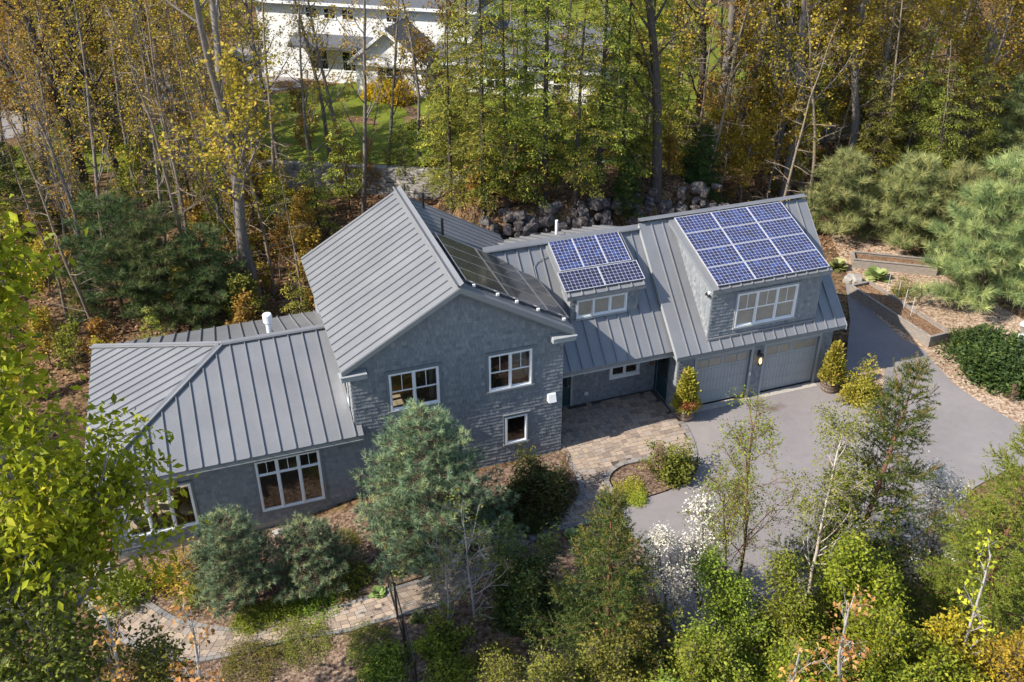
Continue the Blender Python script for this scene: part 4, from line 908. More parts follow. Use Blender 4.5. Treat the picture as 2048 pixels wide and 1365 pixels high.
def bush(seed, r, h, n, leaf, cm, wm='bark_twig', aspect=.6, lump=.35, stems=14, per=5, clump=.10, up=.5, z0=.05, droop=0, shell=.45):
    rg = np.random.default_rng(seed); polys = []
    d = rg.normal(0, 1, (n, 3)); d[:, 2] = np.abs(d[:, 2]); d /= np.linalg.norm(d, axis=1, keepdims=True)
    ph = rg.random(6)*6.28
    l = 1+lump*(np.sin(d[:, 0]*4+ph[0])*np.sin(d[:, 1]*4+ph[1])+.6*np.sin(d[:, 2]*6+ph[2]+d[:, 0]*5))
    rr = (shell+(1-shell)*rg.random(n)**.5)*l; P = d*rr[:, None]*np.array([r, r, h-z0])+np.array([0, 0, z0])
    for k in range(stems):
        e = P[rg.integers(n)]; m1 = e*np.array([.35, .35, .5])+rg.normal(0, r*.05, 3); polys.append((np.array([[rg.normal(0, r*.06), rg.normal(0, r*.06), -.1], m1, e]), np.array([.018, .013, .005])*max(.6, r), 4))
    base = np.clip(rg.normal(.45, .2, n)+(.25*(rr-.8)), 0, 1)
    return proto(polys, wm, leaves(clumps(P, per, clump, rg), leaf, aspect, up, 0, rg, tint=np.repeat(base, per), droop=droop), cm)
BUSH = [bush(500, 1.0, 1.0, 420, .13, 'spring'), bush(501, 1.0, .9, 520, .10, 'olive'), bush(502, 1.0, 1.1, 380, .15, 'spring', lump=.5), bush(503, 1.0, .8, 700, .08, 'olive', aspect=.35, lump=.2)]
def shrubtree(seed, H, r0, wm, cm, leaf, per, rad, keep, first=.12, spread=.38, n1=20, n2=6, n3=5, ang=(25, 55), aspect=.6, tw=.5, up=.3, droop=0, wob=.06):
    polys, TP, TD, rg = tree_skel(seed, H, r0, first, n1, n2, n3, spread, ang, wob, tw=tw)
    TP = TP[rg.random(len(TP)) < keep]; base = np.clip(rg.normal(.5, .2, len(TP)), 0, 1)
    return proto(polys, wm, leaves(clumps(TP, per, rad, rg), leaf, aspect, up, 0, rg, tint=np.repeat(base, per), droop=droop), cm)
LIME = shrubtree(600, 14.5, .17, 'bark_pale', 'lime', .20, 9, .24, .95, first=.3, spread=.27, n1=28, n2=6, n3=5, aspect=.5, tw=1.0, up=.15, droop=.7)
OLV = shrubtree(610, 9, .10, 'bark_pale', 'olive', .15, 5, .2, .85, n1=26, spread=.32, tw=.8)
BIRCH = [shrubtree(620, 8.5, .075, 'birch', 'spring', .085, 5, .12, .8, first=.3, spread=.36, n1=22, ang=(30, 60), tw=.7, droop=.3), shrubtree(621, 7.5, .055, 'bark_red', 'spring', .085, 4, .12, .7, first=.25, spread=.36, n1=20, tw=.7, droop=.3)]
SERV = [shrubtree(630, 4.2, .05, 'bark_grey', 'blossom', .075, 4, .11, .75, first=.1, spread=.42, n1=22, tw=.35, aspect=.7), shrubtree(631, 4.0, .05, 'bark_grey', 'blossom', .075, 3, .11, .6, first=.1, spread=.42, n1=20, tw=.35, aspect=.7)]
THICK = [shrubtree(640, 5, .06, 'bark_twig', 'lime', .12, 5, .15, .95, first=.06, spread=.42, n1=26, tw=.5), shrubtree(641, 5, .06, 'bark_twig', 'spring', .11, 5, .15, .95, first=.06, spread=.42, n1=26, tw=.5), shrubtree(642, 4.5, .05, 'bark_twig', 'olive', .10, 4, .15, .8, first=.06, spread=.45, n1=24, tw=.5)]
OPEN = shrubtree(650, 4.2, .045, 'bark_pale', 'olive', .085, 3, .06, .45, first=.06, spread=.5, n1=16, n2=5, n3=4, ang=(30, 70), tw=.5)
BARE = [shrubtree(660+k, 6, .055, 'bark_pale', 'bud', .11, 6, .08, .32, first=.45, spread=.16, n1=9, n2=3, n3=2, ang=(25, 50), tw=.4, aspect=.55) for k in range(3)]
REDB = shrubtree(670, 1.7, .02, 'bark_twig', 'redbush', .05, 2, .04, .7, first=.05, spread=.5, n1=18, n2=5, n3=3, tw=.15)
# ------------------------------------------------------------------ garden furniture, beds, walls
fp = [G(727, 1013), G(752, 1098), G(778, 1178), G(795, 1236), G(811, 1300), G(835, 1390)]
t = thing('chain_link_fence', 'black chain-link garden fence running from the house down across the path', 'fence', fp[0])
def loc_(p, o): return (p[0]-o[0], p[1]-o[1], p[2]-o[2])
ph = 1.45
for k, p in enumerate(fp):
    q = loc_(p, fp[0]); b = MB(); b.lathe([(.035, -.2), (.035, ph), (.045, ph+.01), (.02, ph+.06)], *q, 8); b.build('post', 'black', t)
for k, (a, b_) in enumerate(zip(fp, fp[1:])):
    a = loc_(a, fp[0]); b_ = loc_(b_, fp[0]); 
    for zz, rr in ((ph-.03, .022), (.08, .018)): MB().tube([(a[0], a[1], a[2]+zz), (b_[0], b_[1], b_[2]+zz)], rr, 6).build('gate_rail' if k == 2 else 'rail', 'black', t)
    me = bpy.data.meshes.new('mesh_panel'); L = math.dist(a, b_)
    me.from_pydata([(a[0], a[1], a[2]+.06), (b_[0], b_[1], b_[2]+.06), (b_[0], b_[1], b_[2]+ph-.03), (a[0], a[1], a[2]+ph-.03)], [], [(0, 1, 2, 3)])
    uv = me.uv_layers.new(name='UVMap')
    for li, c in enumerate(((0, 0), (L, 0), (L, ph), (0, ph))): uv.data[li].uv = c
    me.materials.append(mat('mesh')); link(bpy.data.objects.new('mesh_panel', me), t)
# bench
b0 = G(860, 1128); b1 = G(945, 1100); bd = Vector((b1[0]-b0[0], b1[1]-b0[1], 0)); BL = bd.length
t = thing('garden_bench', 'weathered slatted wooden bench half hidden beside the path', 'bench', b0, math.atan2(bd.y, bd.x))
bw = 1.6
for k in range(6): MB().box(0, bw, .0+k*.085, .065+k*.085, .43, .455).build('seat_slat', 'bench', t)
for k in range(13): MB().box(.08+k*.115, .13+k*.115, .52, .545, .50, .90).build('back_slat', 'bench', t)
MB().box(0, bw, .515, .555, .90, .97).build('top_rail', 'bench', t); MB().box(0, bw, .515, .55, .45, .50).build('lower_rail', 'bench', t)
for x in (0, bw-.07):
    MB().box(x, x+.07, .0, .07, 0, .66).build('leg', 'bench', t); MB().box(x, x+.07, .5, .56, 0, .97).build('leg', 'bench', t); MB().box(x-.015, x+.085, -.03, .53, .66, .70).build('armrest', 'bench', t)
# raised timber beds
def raised(name, loc, rzz, L, Wd, H, label):
    t = thing(name, label, 'raised bed', loc, rzz, 'raised timber beds by the driveway'); th = .05; n = max(2, int(H/.2)); hh = H/n
    for k in range(n):
        z0, z1 = k*hh+.004, (k+1)*hh-.004
        MB().box(0, L, 0, th, z0, z1).build('board', 'timber', t, bevel=.006); MB().box(0, L, Wd-th, Wd, z0, z1).build('board', 'timber', t, bevel=.006)
        MB().box(0, th, th, Wd-th, z0, z1).build('end_board', 'timber_y', t, bevel=.006); MB().box(L-th, L, th, Wd-th, z0, z1).build('end_board', 'timber_y', t, bevel=.006)
    MB().box(-.03, L+.03, -.04, .09, H, H+.04).build('cap_board', 'timber', t, bevel=.006); MB().box(-.03, L+.03, Wd-.09, Wd+.04, H, H+.04).build('cap_board', 'timber', t, bevel=.006)
    MB().box(-.03, .10, .09, Wd-.09, H, H+.038).build('cap_board', 'timber_y', t, bevel=.006); MB().box(L-.10, L+.03, .09, Wd-.09, H, H+.038).build('cap_board', 'timber_y', t, bevel=.006)
    me = bpy.data.meshes.new('soil'); nx = 24; ny = 8
    V = [(th+(L-2*th)*i/nx, th+(Wd-2*th)*j/ny, H-.12+PL.uniform(-.025, .03)) for j in range(ny+1) for i in range(nx+1)]
    me.from_pydata(V, [], [(j*(nx+1)+i, j*(nx+1)+i+1, (j+1)*(nx+1)+i+1, (j+1)*(nx+1)+i) for j in range(ny) for i in range(nx)]); me.materials.append(mat('soil')); link(bpy.data.objects.new('soil', me), t)
    return t
raised('raised_bed', (19.75, 1.55, 0), R(93), 5.5, 1.15, .56, 'long grey timber raised bed along the driveway edge')
raised('raised_bed', (20.35, 9.5, 0), R(-33), 4.2, 1.0, .5, 'timber raised bed half covered by the pine boughs')
raised('raised_bed', (16.2, 10.6, 0), R(6), 2.8, 1.0, .5, 'timber raised bed just past the garage roof corner')
for k, (px, py) in enumerate(((1775, 578), (1794, 598), (1808, 612), (1822, 628))):
    g_ = atz(px, py, .56); tag(MB().tube([(0, 0, -.3), (.02, .01, .9)], .016, 5).build('garden_stake', 'lightgrey'), f'thin pale garden stake, {("first", "second", "third", "fourth")[k]} from the far end of the long bed', 'stake', 'stakes along the long raised bed').location = tuple(g_)
def rockmesh(seed, n=2, flat=.7, rough=.3):
    bm = bmesh.new(); bmesh.ops.create_icosphere(bm, subdivisions=n, radius=1); rg = np.random.default_rng(seed); ph = rg.random(9)*6
    for v in bm.verts:
        c = v.co; k = 1+rough*(math.sin(c.x*3+ph[0])*math.cos(c.y*3+ph[1])+.5*math.sin(c.z*5+ph[2]+c.x*4)); c *= k; c.z *= flat
        for ax in range(3): c[ax] = max(-.62, min(.62, c[ax]))
    me = bpy.data.meshes.new('rock'); bm.to_mesh(me); bm.free(); return me
RK = [rockmesh(k) for k in range(6)]
for k_, me in enumerate(RK): me.materials.append(mat('rock'))
RKS = [rockmesh(20+k, 2, .8) for k in range(4)]
for me in RKS: me.materials.append(mat('stone'))
def rock(me, label, loc, s, rz=0, group=None, cat='rock', name='boulder', parent=None):
    o = link(bpy.data.objects.new(name, me), parent); o.location = loc; o.scale = s; o.rotation_euler = (PL.uniform(-.2, .2), PL.uniform(-.2, .2), rz)
    return tag(o, label, cat, group) if parent is None else o
g_ = G(1698, 562); rock(RKS[0], 'pale grey stone lying left of the long raised bed', (g_[0], g_[1], .12), (.5, .35, .28), .5); g_ = G(1712, 566); rock(RKS[1], 'tan boulder touching the end of the long raised bed', (g_[0], g_[1], .15), (.55, .4, .35), 1.2)
for k, (px, py) in enumerate(((560, 1067), (470, 1085), (420, 1100))): g_ = G(px, py); rock(RKS[k], f'flat grey stone at the wing wall foot, {("right", "middle", "left")[k]} of three', (g_[0], g_[1], g_[2]+.05), (.4, .25, .14), k)
# rock ledge behind the house
LG = thing('rock_ledge', 'dark fractured rock ledge behind the link roof', 'rock ledge', (8, 14.8, 0)); rg = np.random.default_rng(7)
for k in range(170):
    x = rg.uniform(1.4, 15.5); z = rg.uniform(1.3, 3.3); y = 14.55+(z-1.3)*.42+rg.uniform(-.2, .2)
    s = rg.uniform(.25, .62); rock(RK[k % 6], None, (x-8, y-14.8, z+h1(x, 13.0)), (s*rg.uniform(.7, 1.5), s*.7, s*rg.uniform(.6, 1.1)), rg.uniform(0, 6), name='rock', parent=LG)
for k in range(14):   # dead branches on the ledge are one brush pile
    pass
# block retaining wall
def blocks(name, a, b, z0, courses, label, step=0.0):
    a = np.array(a, float); b = np.array(b, float); L = np.linalg.norm(b-a); d = (b-a)/L; ang = math.atan2(d[1], d[0])
    t = thing(name, label, 'retaining wall', (a[0], a[1], z0), ang); bl = 1.15; hh = .42
    base = MB().box(-.02, 0.02, -.02, .02, -.02, .02)
    meshes = []
    for q in range(4):
        bm = bmesh.new(); bmesh.ops.create_cube(bm, size=1); bmesh.ops.subdivide_edges(bm, edges=bm.edges[:], cuts=2, use_grid_fill=True); r_ = np.random.default_rng(q)
        for v in bm.verts: v.co.x = v.co.x*(bl-.04); v.co.y = v.co.y*.5-(.06*r_.random() if v.co.y < -.1 else 0); v.co.z = v.co.z*(hh-.03)+r_.uniform(-.02, .02)
        me = bpy.data.meshes.new('block'); bm.to_mesh(me); bm.free(); me.materials.append(mat('stone')); meshes.append(me)
    for c in range(courses):
        x = -(c % 2)*bl/2
        while x < L:
            o = link(bpy.data.objects.new('block', meshes[PL.randrange(4)]), t); o.location = (x+bl/2, c*.14+PL.uniform(-.02, .02), c*hh+hh/2-.1); x += bl
    return t
blocks('block_wall', (-7.6, 29.6), (6.2, 22.45), .72, 4, 'pale block retaining wall below the lawn at the left'); blocks('block_wall', (6.4, 22.3), (30, 23.4), .75, 4, 'pale block retaining wall glimpsed through the trees at the right')
# barrels
def barrel(px, py, label, clabel, k):
    g_ = G(px, py); t = thing('half_barrel', label, 'planter', (g_[0], g_[1], g_[2]+.016), 0, 'half-barrel planters at the garage'); n = 18; hh = .56
    for q in range(n):
        a0 = 2*PI*q/n+.012; a1 = 2*PI*(q+1)/n-.012; P = []
        for z, r_ in ((0, .33), (hh*.5, .40), (hh, .43)):
            for rr in (r_, r_-.035): P += [(rr*math.cos(a0), rr*math.sin(a0), z), (rr*math.cos(a1), rr*math.sin(a1), z)]
        MB().add(P, [(0, 1, 5, 4), (4, 5, 9, 8), (8, 9, 11, 10), (3, 2, 6, 7), (7, 6, 10, 11), (0, 4, 6, 2), (4, 8, 10, 6), (1, 3, 7, 5), (5, 7, 11, 9)]).build('stave', 'barrel', t)
    for z, r_ in ((.07, .352), (.30, .413), (.42, .426)): MB().lathe([(r_, z-.025), (r_+.006, z-.025), (r_+.01, z+.025), (r_, z+.025)], n=24).build('hoop', 'rust', t)
    MB().lathe([(.30, .40), (.385, .46), (.2, .49)], n=18).build('soil', 'soil', t)
    rg = np.random.default_rng(90+k); H = 1.75; N = 900; z = rg.random(N)**.8; rr = (.42*(1-z**1.4)+.05)*(.6+.4*rg.random(N)**.5)*(1+.12*np.sin(z*14)); a = rg.random(N)*6.28
    P = np.stack([rr*np.cos(a), rr*np.sin(a), z*H], -1); D = np.stack([np.cos(a)*.5, np.sin(a)*.5, np.ones(N)], -1); D /= np.linalg.norm(D, axis=1, keepdims=True)
    base = np.clip(rg.normal(.5, .2, N), 0, 1); cr = leaves(np.repeat(P, 6, 0), .15, .4, .1, .045, rg, np.repeat(D, 6, 0), .2, np.repeat(base, 6))
    p_ = proto([(np.array([[0, 0, -.2], [0, 0, H*.9]]), np.array([.035, .01]), 6)], 'bark_brown', cr, 'barrelgreen')
    plant(p_, 'cone_conifer', clabel, 'shrub', (g_[0], g_[1], g_[2]+.5), 1.0, 0, 'cone conifers in the barrels')
    if k == 0:
        N = 160; a = rg.random(N)*6.28; P = np.stack([-.05+.22*np.cos(a), -.30+.16*np.sin(a), .25+.28*rg.random(N)], -1)
        p_ = proto([(np.array([[0, -.1, -.1], [-.03, -.28, .4]]), np.array([.01, .004]), 4)], 'bark_twig', leaves(np.repeat(P, 4, 0), .12, .4, .3, .05, rg), 'rustgreen'); plant(p_, 'rusty_underplant', 'rust-coloured low foliage at the foot of the left barrel conifer', 'shrub', (g_[0], g_[1], g_[2]+.5), 1, 0)
barrel(1369, 836, 'half-barrel planter standing at the porch corner', 'golden cone-shaped conifer in the barrel at the porch corner', 0); barrel(1658, 780, 'half-barrel planter at the garage right corner', 'golden cone-shaped conifer in the barrel at the garage right corner', 1)
# white lantern post at right
g_ = G(2030, 712); t = thing('lamp_post', 'white lantern post rising out of the dark green hedge at the right edge', 'lamp post', g_)
MB().box(-.09, .09, -.09, .09, 0, 1.15).build('post', 'white', t, bevel=.01); MB().lathe([(.2, 1.15), (.2, 1.2)], n=4).build('plate', 'white', t); MB().lathe([(.13, 1.2), (.19, 1.6)], n=4).build('lantern_glass', 'tan_pane', t); MB().lathe([(.26, 1.6), (.16, 1.72), (.04, 1.82)], n=4).build('cap', 'lightgrey', t)
g_ = G(1332, 968); t = thing('tree_stump', 'small weathered stump in the island bed', 'stump', g_); MB().lathe([(.2, -.05), (.13, .1), (.11, .28), (.07, .3)], n=9).build('trunk', 'bark_brown', t)
# hostas
def hosta(seed, r, h, n=34):
    rg = np.random.default_rng(seed); V = []; F = []; T = []; polys = []
    for k in range(n):
        a = rg.random()*6.28; L = r*rg.uniform(.6, 1.1); el = rg.uniform(.25, 1.3); dx = np.array([math.cos(a), math.sin(a), 0]); sd = np.array([-math.sin(a), math.cos(a), 0]); w = L*.32
        p = [np.array([0, 0, .02])+dx*L*u*math.cos(el*.7)+np.array([0, 0, h*(math.sin(el)*u*1.4-.55*u*u)]) for u in (.2, .5, .8, 1.0)]
        b = len(V); V += [p[0], p[1]-sd*w, p[1]+sd*w, p[2]-sd*w*.8, p[2]+sd*w*.8, p[3]]; F += [(b, b+1, b+2), (b+1, b+3, b+4), (b+1, b+4, b+2), (b+3, b+5, b+4)]; T += [rg.random()]*4
        polys.append((np.array([[0, 0, -.05], p[0]]), np.array([.008, .006]), 3))
    return proto(polys, 'hosta', (np.array(V), np.array(F), np.array(T)), 'hosta')
HO = [hosta(k, .55, .5, 44) for k in range(3)]
for k, (px, py, s, lb) in enumerate(((1675, 538, 1.2, 'variegated hosta clump beside the garage roof corner'), (1752, 558, 1.35, 'variegated hosta clump at the far end of the long raised bed'), (1146, 1078, .75, 'hosta clump in the border below the courtyard path'), (1090, 1085, .6, 'small pale hosta at the path edge near the spruce'), (757, 1190, .6, 'hosta clump just left of the garden fence'), (795, 1150, .5, 'hosta clump just right of the garden fence'), (838, 1240, .6, 'small hosta below the path beside the fence'))):
    plant(HO[k % 3], 'hosta', lb, 'hosta', G(px, py), s, None, 'hosta clumps', names=('stems', 'leaves'))
# ------------------------------------------------------------------ neighbours beyond the woods
def nb_frame():
    z = 2.0; a = atz(716, 195, z); b = atz(852, 206, z); U = (b-a)/np.linalg.norm(b-a); return a, U, np.linalg.norm(b-a)
a_, U_, wB = nb_frame(); z_ = h1(a_[0], a_[1])
NB = thing('white_house', 'white neighbouring house with dark shingle roof and a front gable', 'house', (a_[0], a_[1], z_-.1), math.atan2(U_[1], U_[0]))
k_ = wB/4.67
def nwin(par, x0, x1, z0, z1, y, cols=2):
    f = MB().box(x0-.1, x1+.1, y-.05, y, z0-.1, z0).box(x0-.1, x1+.1, y-.05, y, z1, z1+.12).box(x0-.1, x0, y-.05, y, z0, z1).box(x1, x1+.1, y-.05, y, z0, z1).build('window', 'white', par)
    MB().box(x0, x1, y-.02, y-.008, z0, z1).build('pane', 'pane_dark', f)
    m_ = MB(); m_.box(x0, x1, y-.04, y-.02, (z0+z1)/2-.03, (z0+z1)/2+.03)
    for c in range(1, cols): x = x0+(x1-x0)*c/cols; m_.box(x-.04, x+.04, y-.042, y-.02, z0, z1)
    m_.build('bars', 'white', f)
H1 = 2.62*k_; HP = 4.5*k_
fr_ = MB(); fr_.prism([(0, 0, -.3), (wB, 0, -.3), (wB, 0, H1), (wB/2, 0, HP-.15), (0, 0, H1)], (0, 6, 0)); fr_.build('gable_wall', 'siding', NB)
for s in (-1, 1):
    MB().prism([(wB/2, -.45, HP), (wB/2+s*(wB/2+.35), -.45, H1-.25), (wB/2+s*(wB/2+.35), -.45, H1-.42), (wB/2, -.45, HP-.2)], (0, 7.5, 0)).build('gable_roof', 'asroof', NB)
    MB().prism([(wB/2, -.5, HP-.03), (wB/2+s*(wB/2+.38), -.5, H1-.27), (wB/2+s*(wB/2+.38), -.5, H1-.52), (wB/2, -.5, HP-.3)], (0, .06, 0)).build('rake_board', 'white', NB)
MB().prism([(-.3, -.35, H1-.35), (wB+.3, -.35, H1-.35), (wB+.3, .05, H1-.1), (-.3, .05, H1-.1)], (0, 0, -.18)).build('pent_roof', 'siding', NB)
nwin(NB, wB*.33, wB*.67, 1.0*k_, 2.0*k_, 0, 3)
MB().box(-9.5, wB+2.5, 3.5, 10.5, -.3, 5.1*k_).build('wall', 'siding', NB); MB().box(-10.1, wB+3.1, 2.9, 3.1, 5.02*k_, 5.2*k_).build('fascia', 'white', NB)
MB().prism([(-10.1, 2.9, 5.15*k_), (-10.1, 11.1, 5.15*k_), (-10.1, 7, 7.6*k_)], (wB+13.2, 0, 0)).build('roof', 'asroof', NB)
MB().prism([(-6.5, 2.2, 2.55*k_), (0, 2.2, 2.55*k_), (0, 3.5, 3.1*k_), (-6.5, 3.5, 3.1*k_)], (0, 0, -.2)).build('porch_roof', 'asroof', NB)
for x in (-4.6, -3.3, -2.0, 1.1): nwin(NB, x*k_, (x+.75)*k_, 4.15*k_, 4.75*k_, 3.5, 2)
nwin(NB, -5.2, -3.9, .9, 2.3, 3.5, 2); nwin(NB, -2.6, -1.3, .9, 2.3, 3.5, 2)
MB().box(wB, wB+12, 2.2, 9.5, -.3, 2.15*k_).build('wall', 'siding', NB); MB().prism([(wB-.2, 1.7, 2.15*k_), (wB-.2, 10, 2.15*k_), (wB-.2, 5.9, 4.4*k_)], (12.6, 0, 0)).build('roof', 'asroof', NB); MB().box(wB, wB+12.4, 1.64, 1.72, 2.05*k_, 2.25*k_).build('fascia', 'white', NB)
for x in (1.8, 4.0, 6.4, 9.0): nwin(NB, wB+x, wB+x+1.2, .8, 2.0, 2.2, 2)
FB = bush(510, .75, 1.1, 420, .13, 'forsythia', lump=.2)
for k, (px, py, s) in enumerate(((742, 199, 1.0), (772, 202, 1.35), (802, 205, 1.35))): plant(FB, 'forsythia', f'bright yellow bush below the white house window, {("left", "middle", "right")[k]} of three', 'shrub', G(px, py), s, None, 'yellow bushes at the white house', names=('stems', 'crown'))
def car(px, py, rzz, body, label, L=4.6, H=1.5):
    t = thing('parked_car' if L < 5.5 else 'parked_truck', label, 'car' if L < 5.5 else 'truck', G(px, py), rzz); hl = L/2
    MB().prism([(-hl, -.9, .35), (-hl, -.9, .85), (-hl*.9, -.9, .95), (hl*.85, -.9, .95), (hl, -.9, .75), (hl, -.9, .35)], (0, 1.8, 0)).build('body', body, t, bevel=.05)
    MB().prism([(-hl*.75, -.8, .95), (-hl*.5, -.75, H), (hl*.2, -.75, H), (hl*.5, -.8, .95)], (0, 1.55, 0)).build('cabin', 'pane_dark', t, bevel=.05)
    for x in (-hl*.62, hl*.62):
        for y in (-.92, .74):
            w_ = MB(); n = 14; V0 = [(x+.33*math.cos(2*PI*q/n), y, .33+.33*math.sin(2*PI*q/n)) for q in range(n)]; w_.prism(V0, (0, .18, 0)); w_.build('wheel', 'tyre', t)
    for y in (-.75, .5): MB().box(hl-.03, hl+.01, y, y+.25, .65, .78).build('headlight', 'lightgrey', t)
car(462, 141, R(-10), 'carblack', 'black car parked beyond the trees at upper left'); car(130, 142, R(20), 'darkred', 'dark red truck glimpsed among trunks, farther one', 6.5, 2.2); car(165, 190, R(15), 'darkred', 'dark red truck glimpsed among trunks, nearer one', 6.0, 1.9)
g_ = G(75, 200); t = thing('orange_mast', 'tall orange machine mast on a white base among trunks at the far left', 'mast', g_)
MB().box(-.25, .25, -.25, .25, .9, 9.5).build('mast', 'orange', t); MB().box(-.45, .45, -.4, .4, .0, .9).build('base', 'lightgrey', t); MB().beam((-.9, 0, .1), (1.2, 0, .1), .2, .2).build('outrigger', 'lightgrey', t)
# ------------------------------------------------------------------ plants near the house
def P_(p, name, label, cat, px, py, s=1.0, **kw): return plant(p, name, label, cat, G(px, py), s, **kw)
P_(BLUE[0], 'blue_pine', 'large blue-green pine in front of the gable wall', 'tree', 866, 1122, 1.12, rot=.4)
P_(BLUE[1], 'blue_pine', 'upright blue-green pine left of the three-part window', 'tree', 483, 1205, 1.05, rot=1.2); P_(BLUE[2], 'blue_pine', 'small blue-green pine below the three-part window', 'tree', 628, 1180, 1.05, rot=2.2)
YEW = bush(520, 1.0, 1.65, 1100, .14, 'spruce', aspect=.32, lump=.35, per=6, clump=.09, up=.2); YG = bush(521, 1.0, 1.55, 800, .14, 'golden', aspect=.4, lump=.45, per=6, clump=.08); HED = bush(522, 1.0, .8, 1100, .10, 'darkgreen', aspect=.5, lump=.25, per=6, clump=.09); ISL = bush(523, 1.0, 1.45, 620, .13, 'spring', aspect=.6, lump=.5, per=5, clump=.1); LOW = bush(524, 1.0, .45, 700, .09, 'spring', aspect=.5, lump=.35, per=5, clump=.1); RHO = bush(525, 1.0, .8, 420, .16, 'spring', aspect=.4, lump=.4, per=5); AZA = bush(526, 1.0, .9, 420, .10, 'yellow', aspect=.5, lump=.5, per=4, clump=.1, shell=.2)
def B_(p, label, px, py, s, sz=None, name='shrub', cmat=None, group=None): return plant(p, name, label, 'shrub', G(px, py), s, None, group, cmat=cmat, sz=sz, names=('stems', 'crown'))
B_(YEW, 'dark feathery evergreen shrub below the small square window', 1075, 1015, 1.15, 1.15, 'evergreen_shrub'); B_(YG, 'bright yellow-green bush beside the right barrel', 1716, 800, .85, .85, 'golden_cypress'); B_(ISL, 'rounded leafy shrub in the island bed', 1345, 955, .85, .85, cmat='olive')
plant(REDB, 'azalea', 'bare reddish twiggy bush at the courtyard corner of the gable wall', 'shrub', G(1125, 985), 1.05); plant(REDB, 'azalea', 'twiggy sapling standing left in the island bed', 'shrub', G(1308, 960), .95)
B_(LOW, 'low light-green ground cover along the island bed edge', 1262, 985, .62, .5, 'ground_cover', 'golden'); B_(LOW, 'low light-green ground cover at the island bed tip', 1272, 1003, .45, .5, 'ground_cover', 'golden')
for k, (px, py, s, sz, lb) in enumerate(((1985, 735, 1.9, 1.6, 'dark green spreading hedge around the lamp post'), (2040, 765, 2.0, 1.6, 'dark green spreading hedge mound at the right picture edge'), (1945, 700, 1.1, 1.2, 'dark green hedge mound nearest the raised bed'))): B_(HED, lb, px, py, s, sz, 'evergreen_hedge', None, 'dark hedge mounds at right')
B_(AZA, 'small green and orange shrub behind the long raised bed', 1805, 592, .75, .9, cmat='olive'); plant(REDB, 'dried_perennial', 'dry brown twiggy clump beside the long raised bed', 'plant', G(1838, 612), .6); B_(LOW, 'tiny tuft of green on the wood-chip bank', 1930, 738, .25, .3, 'perennial'); plant(REDB, 'dried_perennial', 'dry brown clump low on the wood-chip bank', 'plant', G(2022, 805), .5)
bl = [(345, 1165, .95, .9, AZA, 'yellow-tinged shrub below the sunroom window', 'yellow'), (400, 1195, .8, .8, AZA, 'small green shrub left of the upright blue pine', 'spring'), (565, 1225, .75, .55, LOW, 'low green mound at the path edge below the upright blue pine', None), (640, 1205, .85, .55, LOW, 'low green mound at the path edge below the small blue pine', None), (700, 1165, .8, .6, BUSH[1], 'olive shrub at the bed edge left of the hosta', None), (690, 1090, .7, .45, BUSH[3], 'straw-toned low shrub by the fence post', None), (500, 1245, .7, .35, LOW, 'flat green mat beside the path bend', None), (610, 1290, .95, .5, BUSH[3], 'feathery low juniper below the path, left one', 'olive'), (740, 1290, .85, .5, BUSH[3], 'feathery low juniper below the path, right one', 'olive'), (500, 1330, 1.0, .55, BUSH[3], 'feathery juniper at the path bend', 'olive'), (770, 1345, .8, .8, RHO, 'broad-leaved shrub left of the lower fence', None), (900, 1350, .7, .8, RHO, 'broad-leaved shrub right of the lower fence', None), (880, 1290, .7, .7, BUSH[2], 'leafy green shrub right of the lower fence', None), (1060, 1060, .4, .4, YEW, 'small dark evergreen at the path edge', None), (930, 1060, .8, .8, BUSH[1], 'olive shrub behind the bench', 'olive'), (1000, 1040, .7, .8, HED, 'dark evergreen mound under the large pine', None), (820, 1110, .7, .9, BUSH[0], 'spring-green shrub between fence and bench', 'yellow'), (990, 1335, .9, .6, BUSH[3], 'olive low clump at the bottom of the picture', 'olive'), (250, 1195, .8, .8, BUSH[0], 'green shrub at the house corner path', None)]
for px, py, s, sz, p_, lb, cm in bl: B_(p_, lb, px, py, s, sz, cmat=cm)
P_(OPEN, 'open_sapling', 'pale-barked open sapling in front of the bench', 'tree', 950, 1235, 1.0, rot=.5); P_(OPEN, 'open_sapling', 'pale-barked sapling arching above the lower path', 'tree', 900, 1255, .75, rot=3.0)
YT = bush(530, 1.1, 3.0, 1700, .15, 'spruce', aspect=.32, lump=.4, per=6, clump=.08, up=.2); B_(YT, 'tall dark yew below the path beside the spruce', 1045, 1235, 1.0, 1.0, 'yew')
# foreground trees
def T_(p, name, label, px, py, ht, H, **kw): g_ = under(px, py, ht); return plant(p, name, label, 'tree', g_, ht/H, **kw)
T_(SPR[0], 'spruce', 'thin-topped spruce rising in front of the driveway', 1797, 726, 8.8, 9, rot=.7); T_(SPR[1], 'spruce', 'dense dark spruce at bottom centre below the island bed', 1237, 1000, 7.2, 8, rot=0.2); T_(SPR[2], 'spruce', 'bright green spruce at the right picture edge', 2075, 850, 8.5, 10, rot=1.0)
plant(LIME, 'lime_leaved_tree', 'large lime-green drooping-leaved tree at the left picture edge', 'tree', (-16.3, -8.6, -1), 1.13, 1.0)
plant(LIME, 'lime_leaved_tree', 'second lime-green tree leaning in lower at the left edge', 'tree', (-18.3, -9.8, -1), .72, 2.6, cmat='spring')
plant(OLV, 'olive_leaved_tree', 'olive-gold small-leaved tree at the bottom left corner', 'tree', (-16.6, -10.4, -1), 1.0, .3); plant(OLV, 'olive_leaved_tree', 'olive-gold sapling right of the bottom left corner tree', 'tree', (-14.2, -10.6, -1), .72, 2.0)
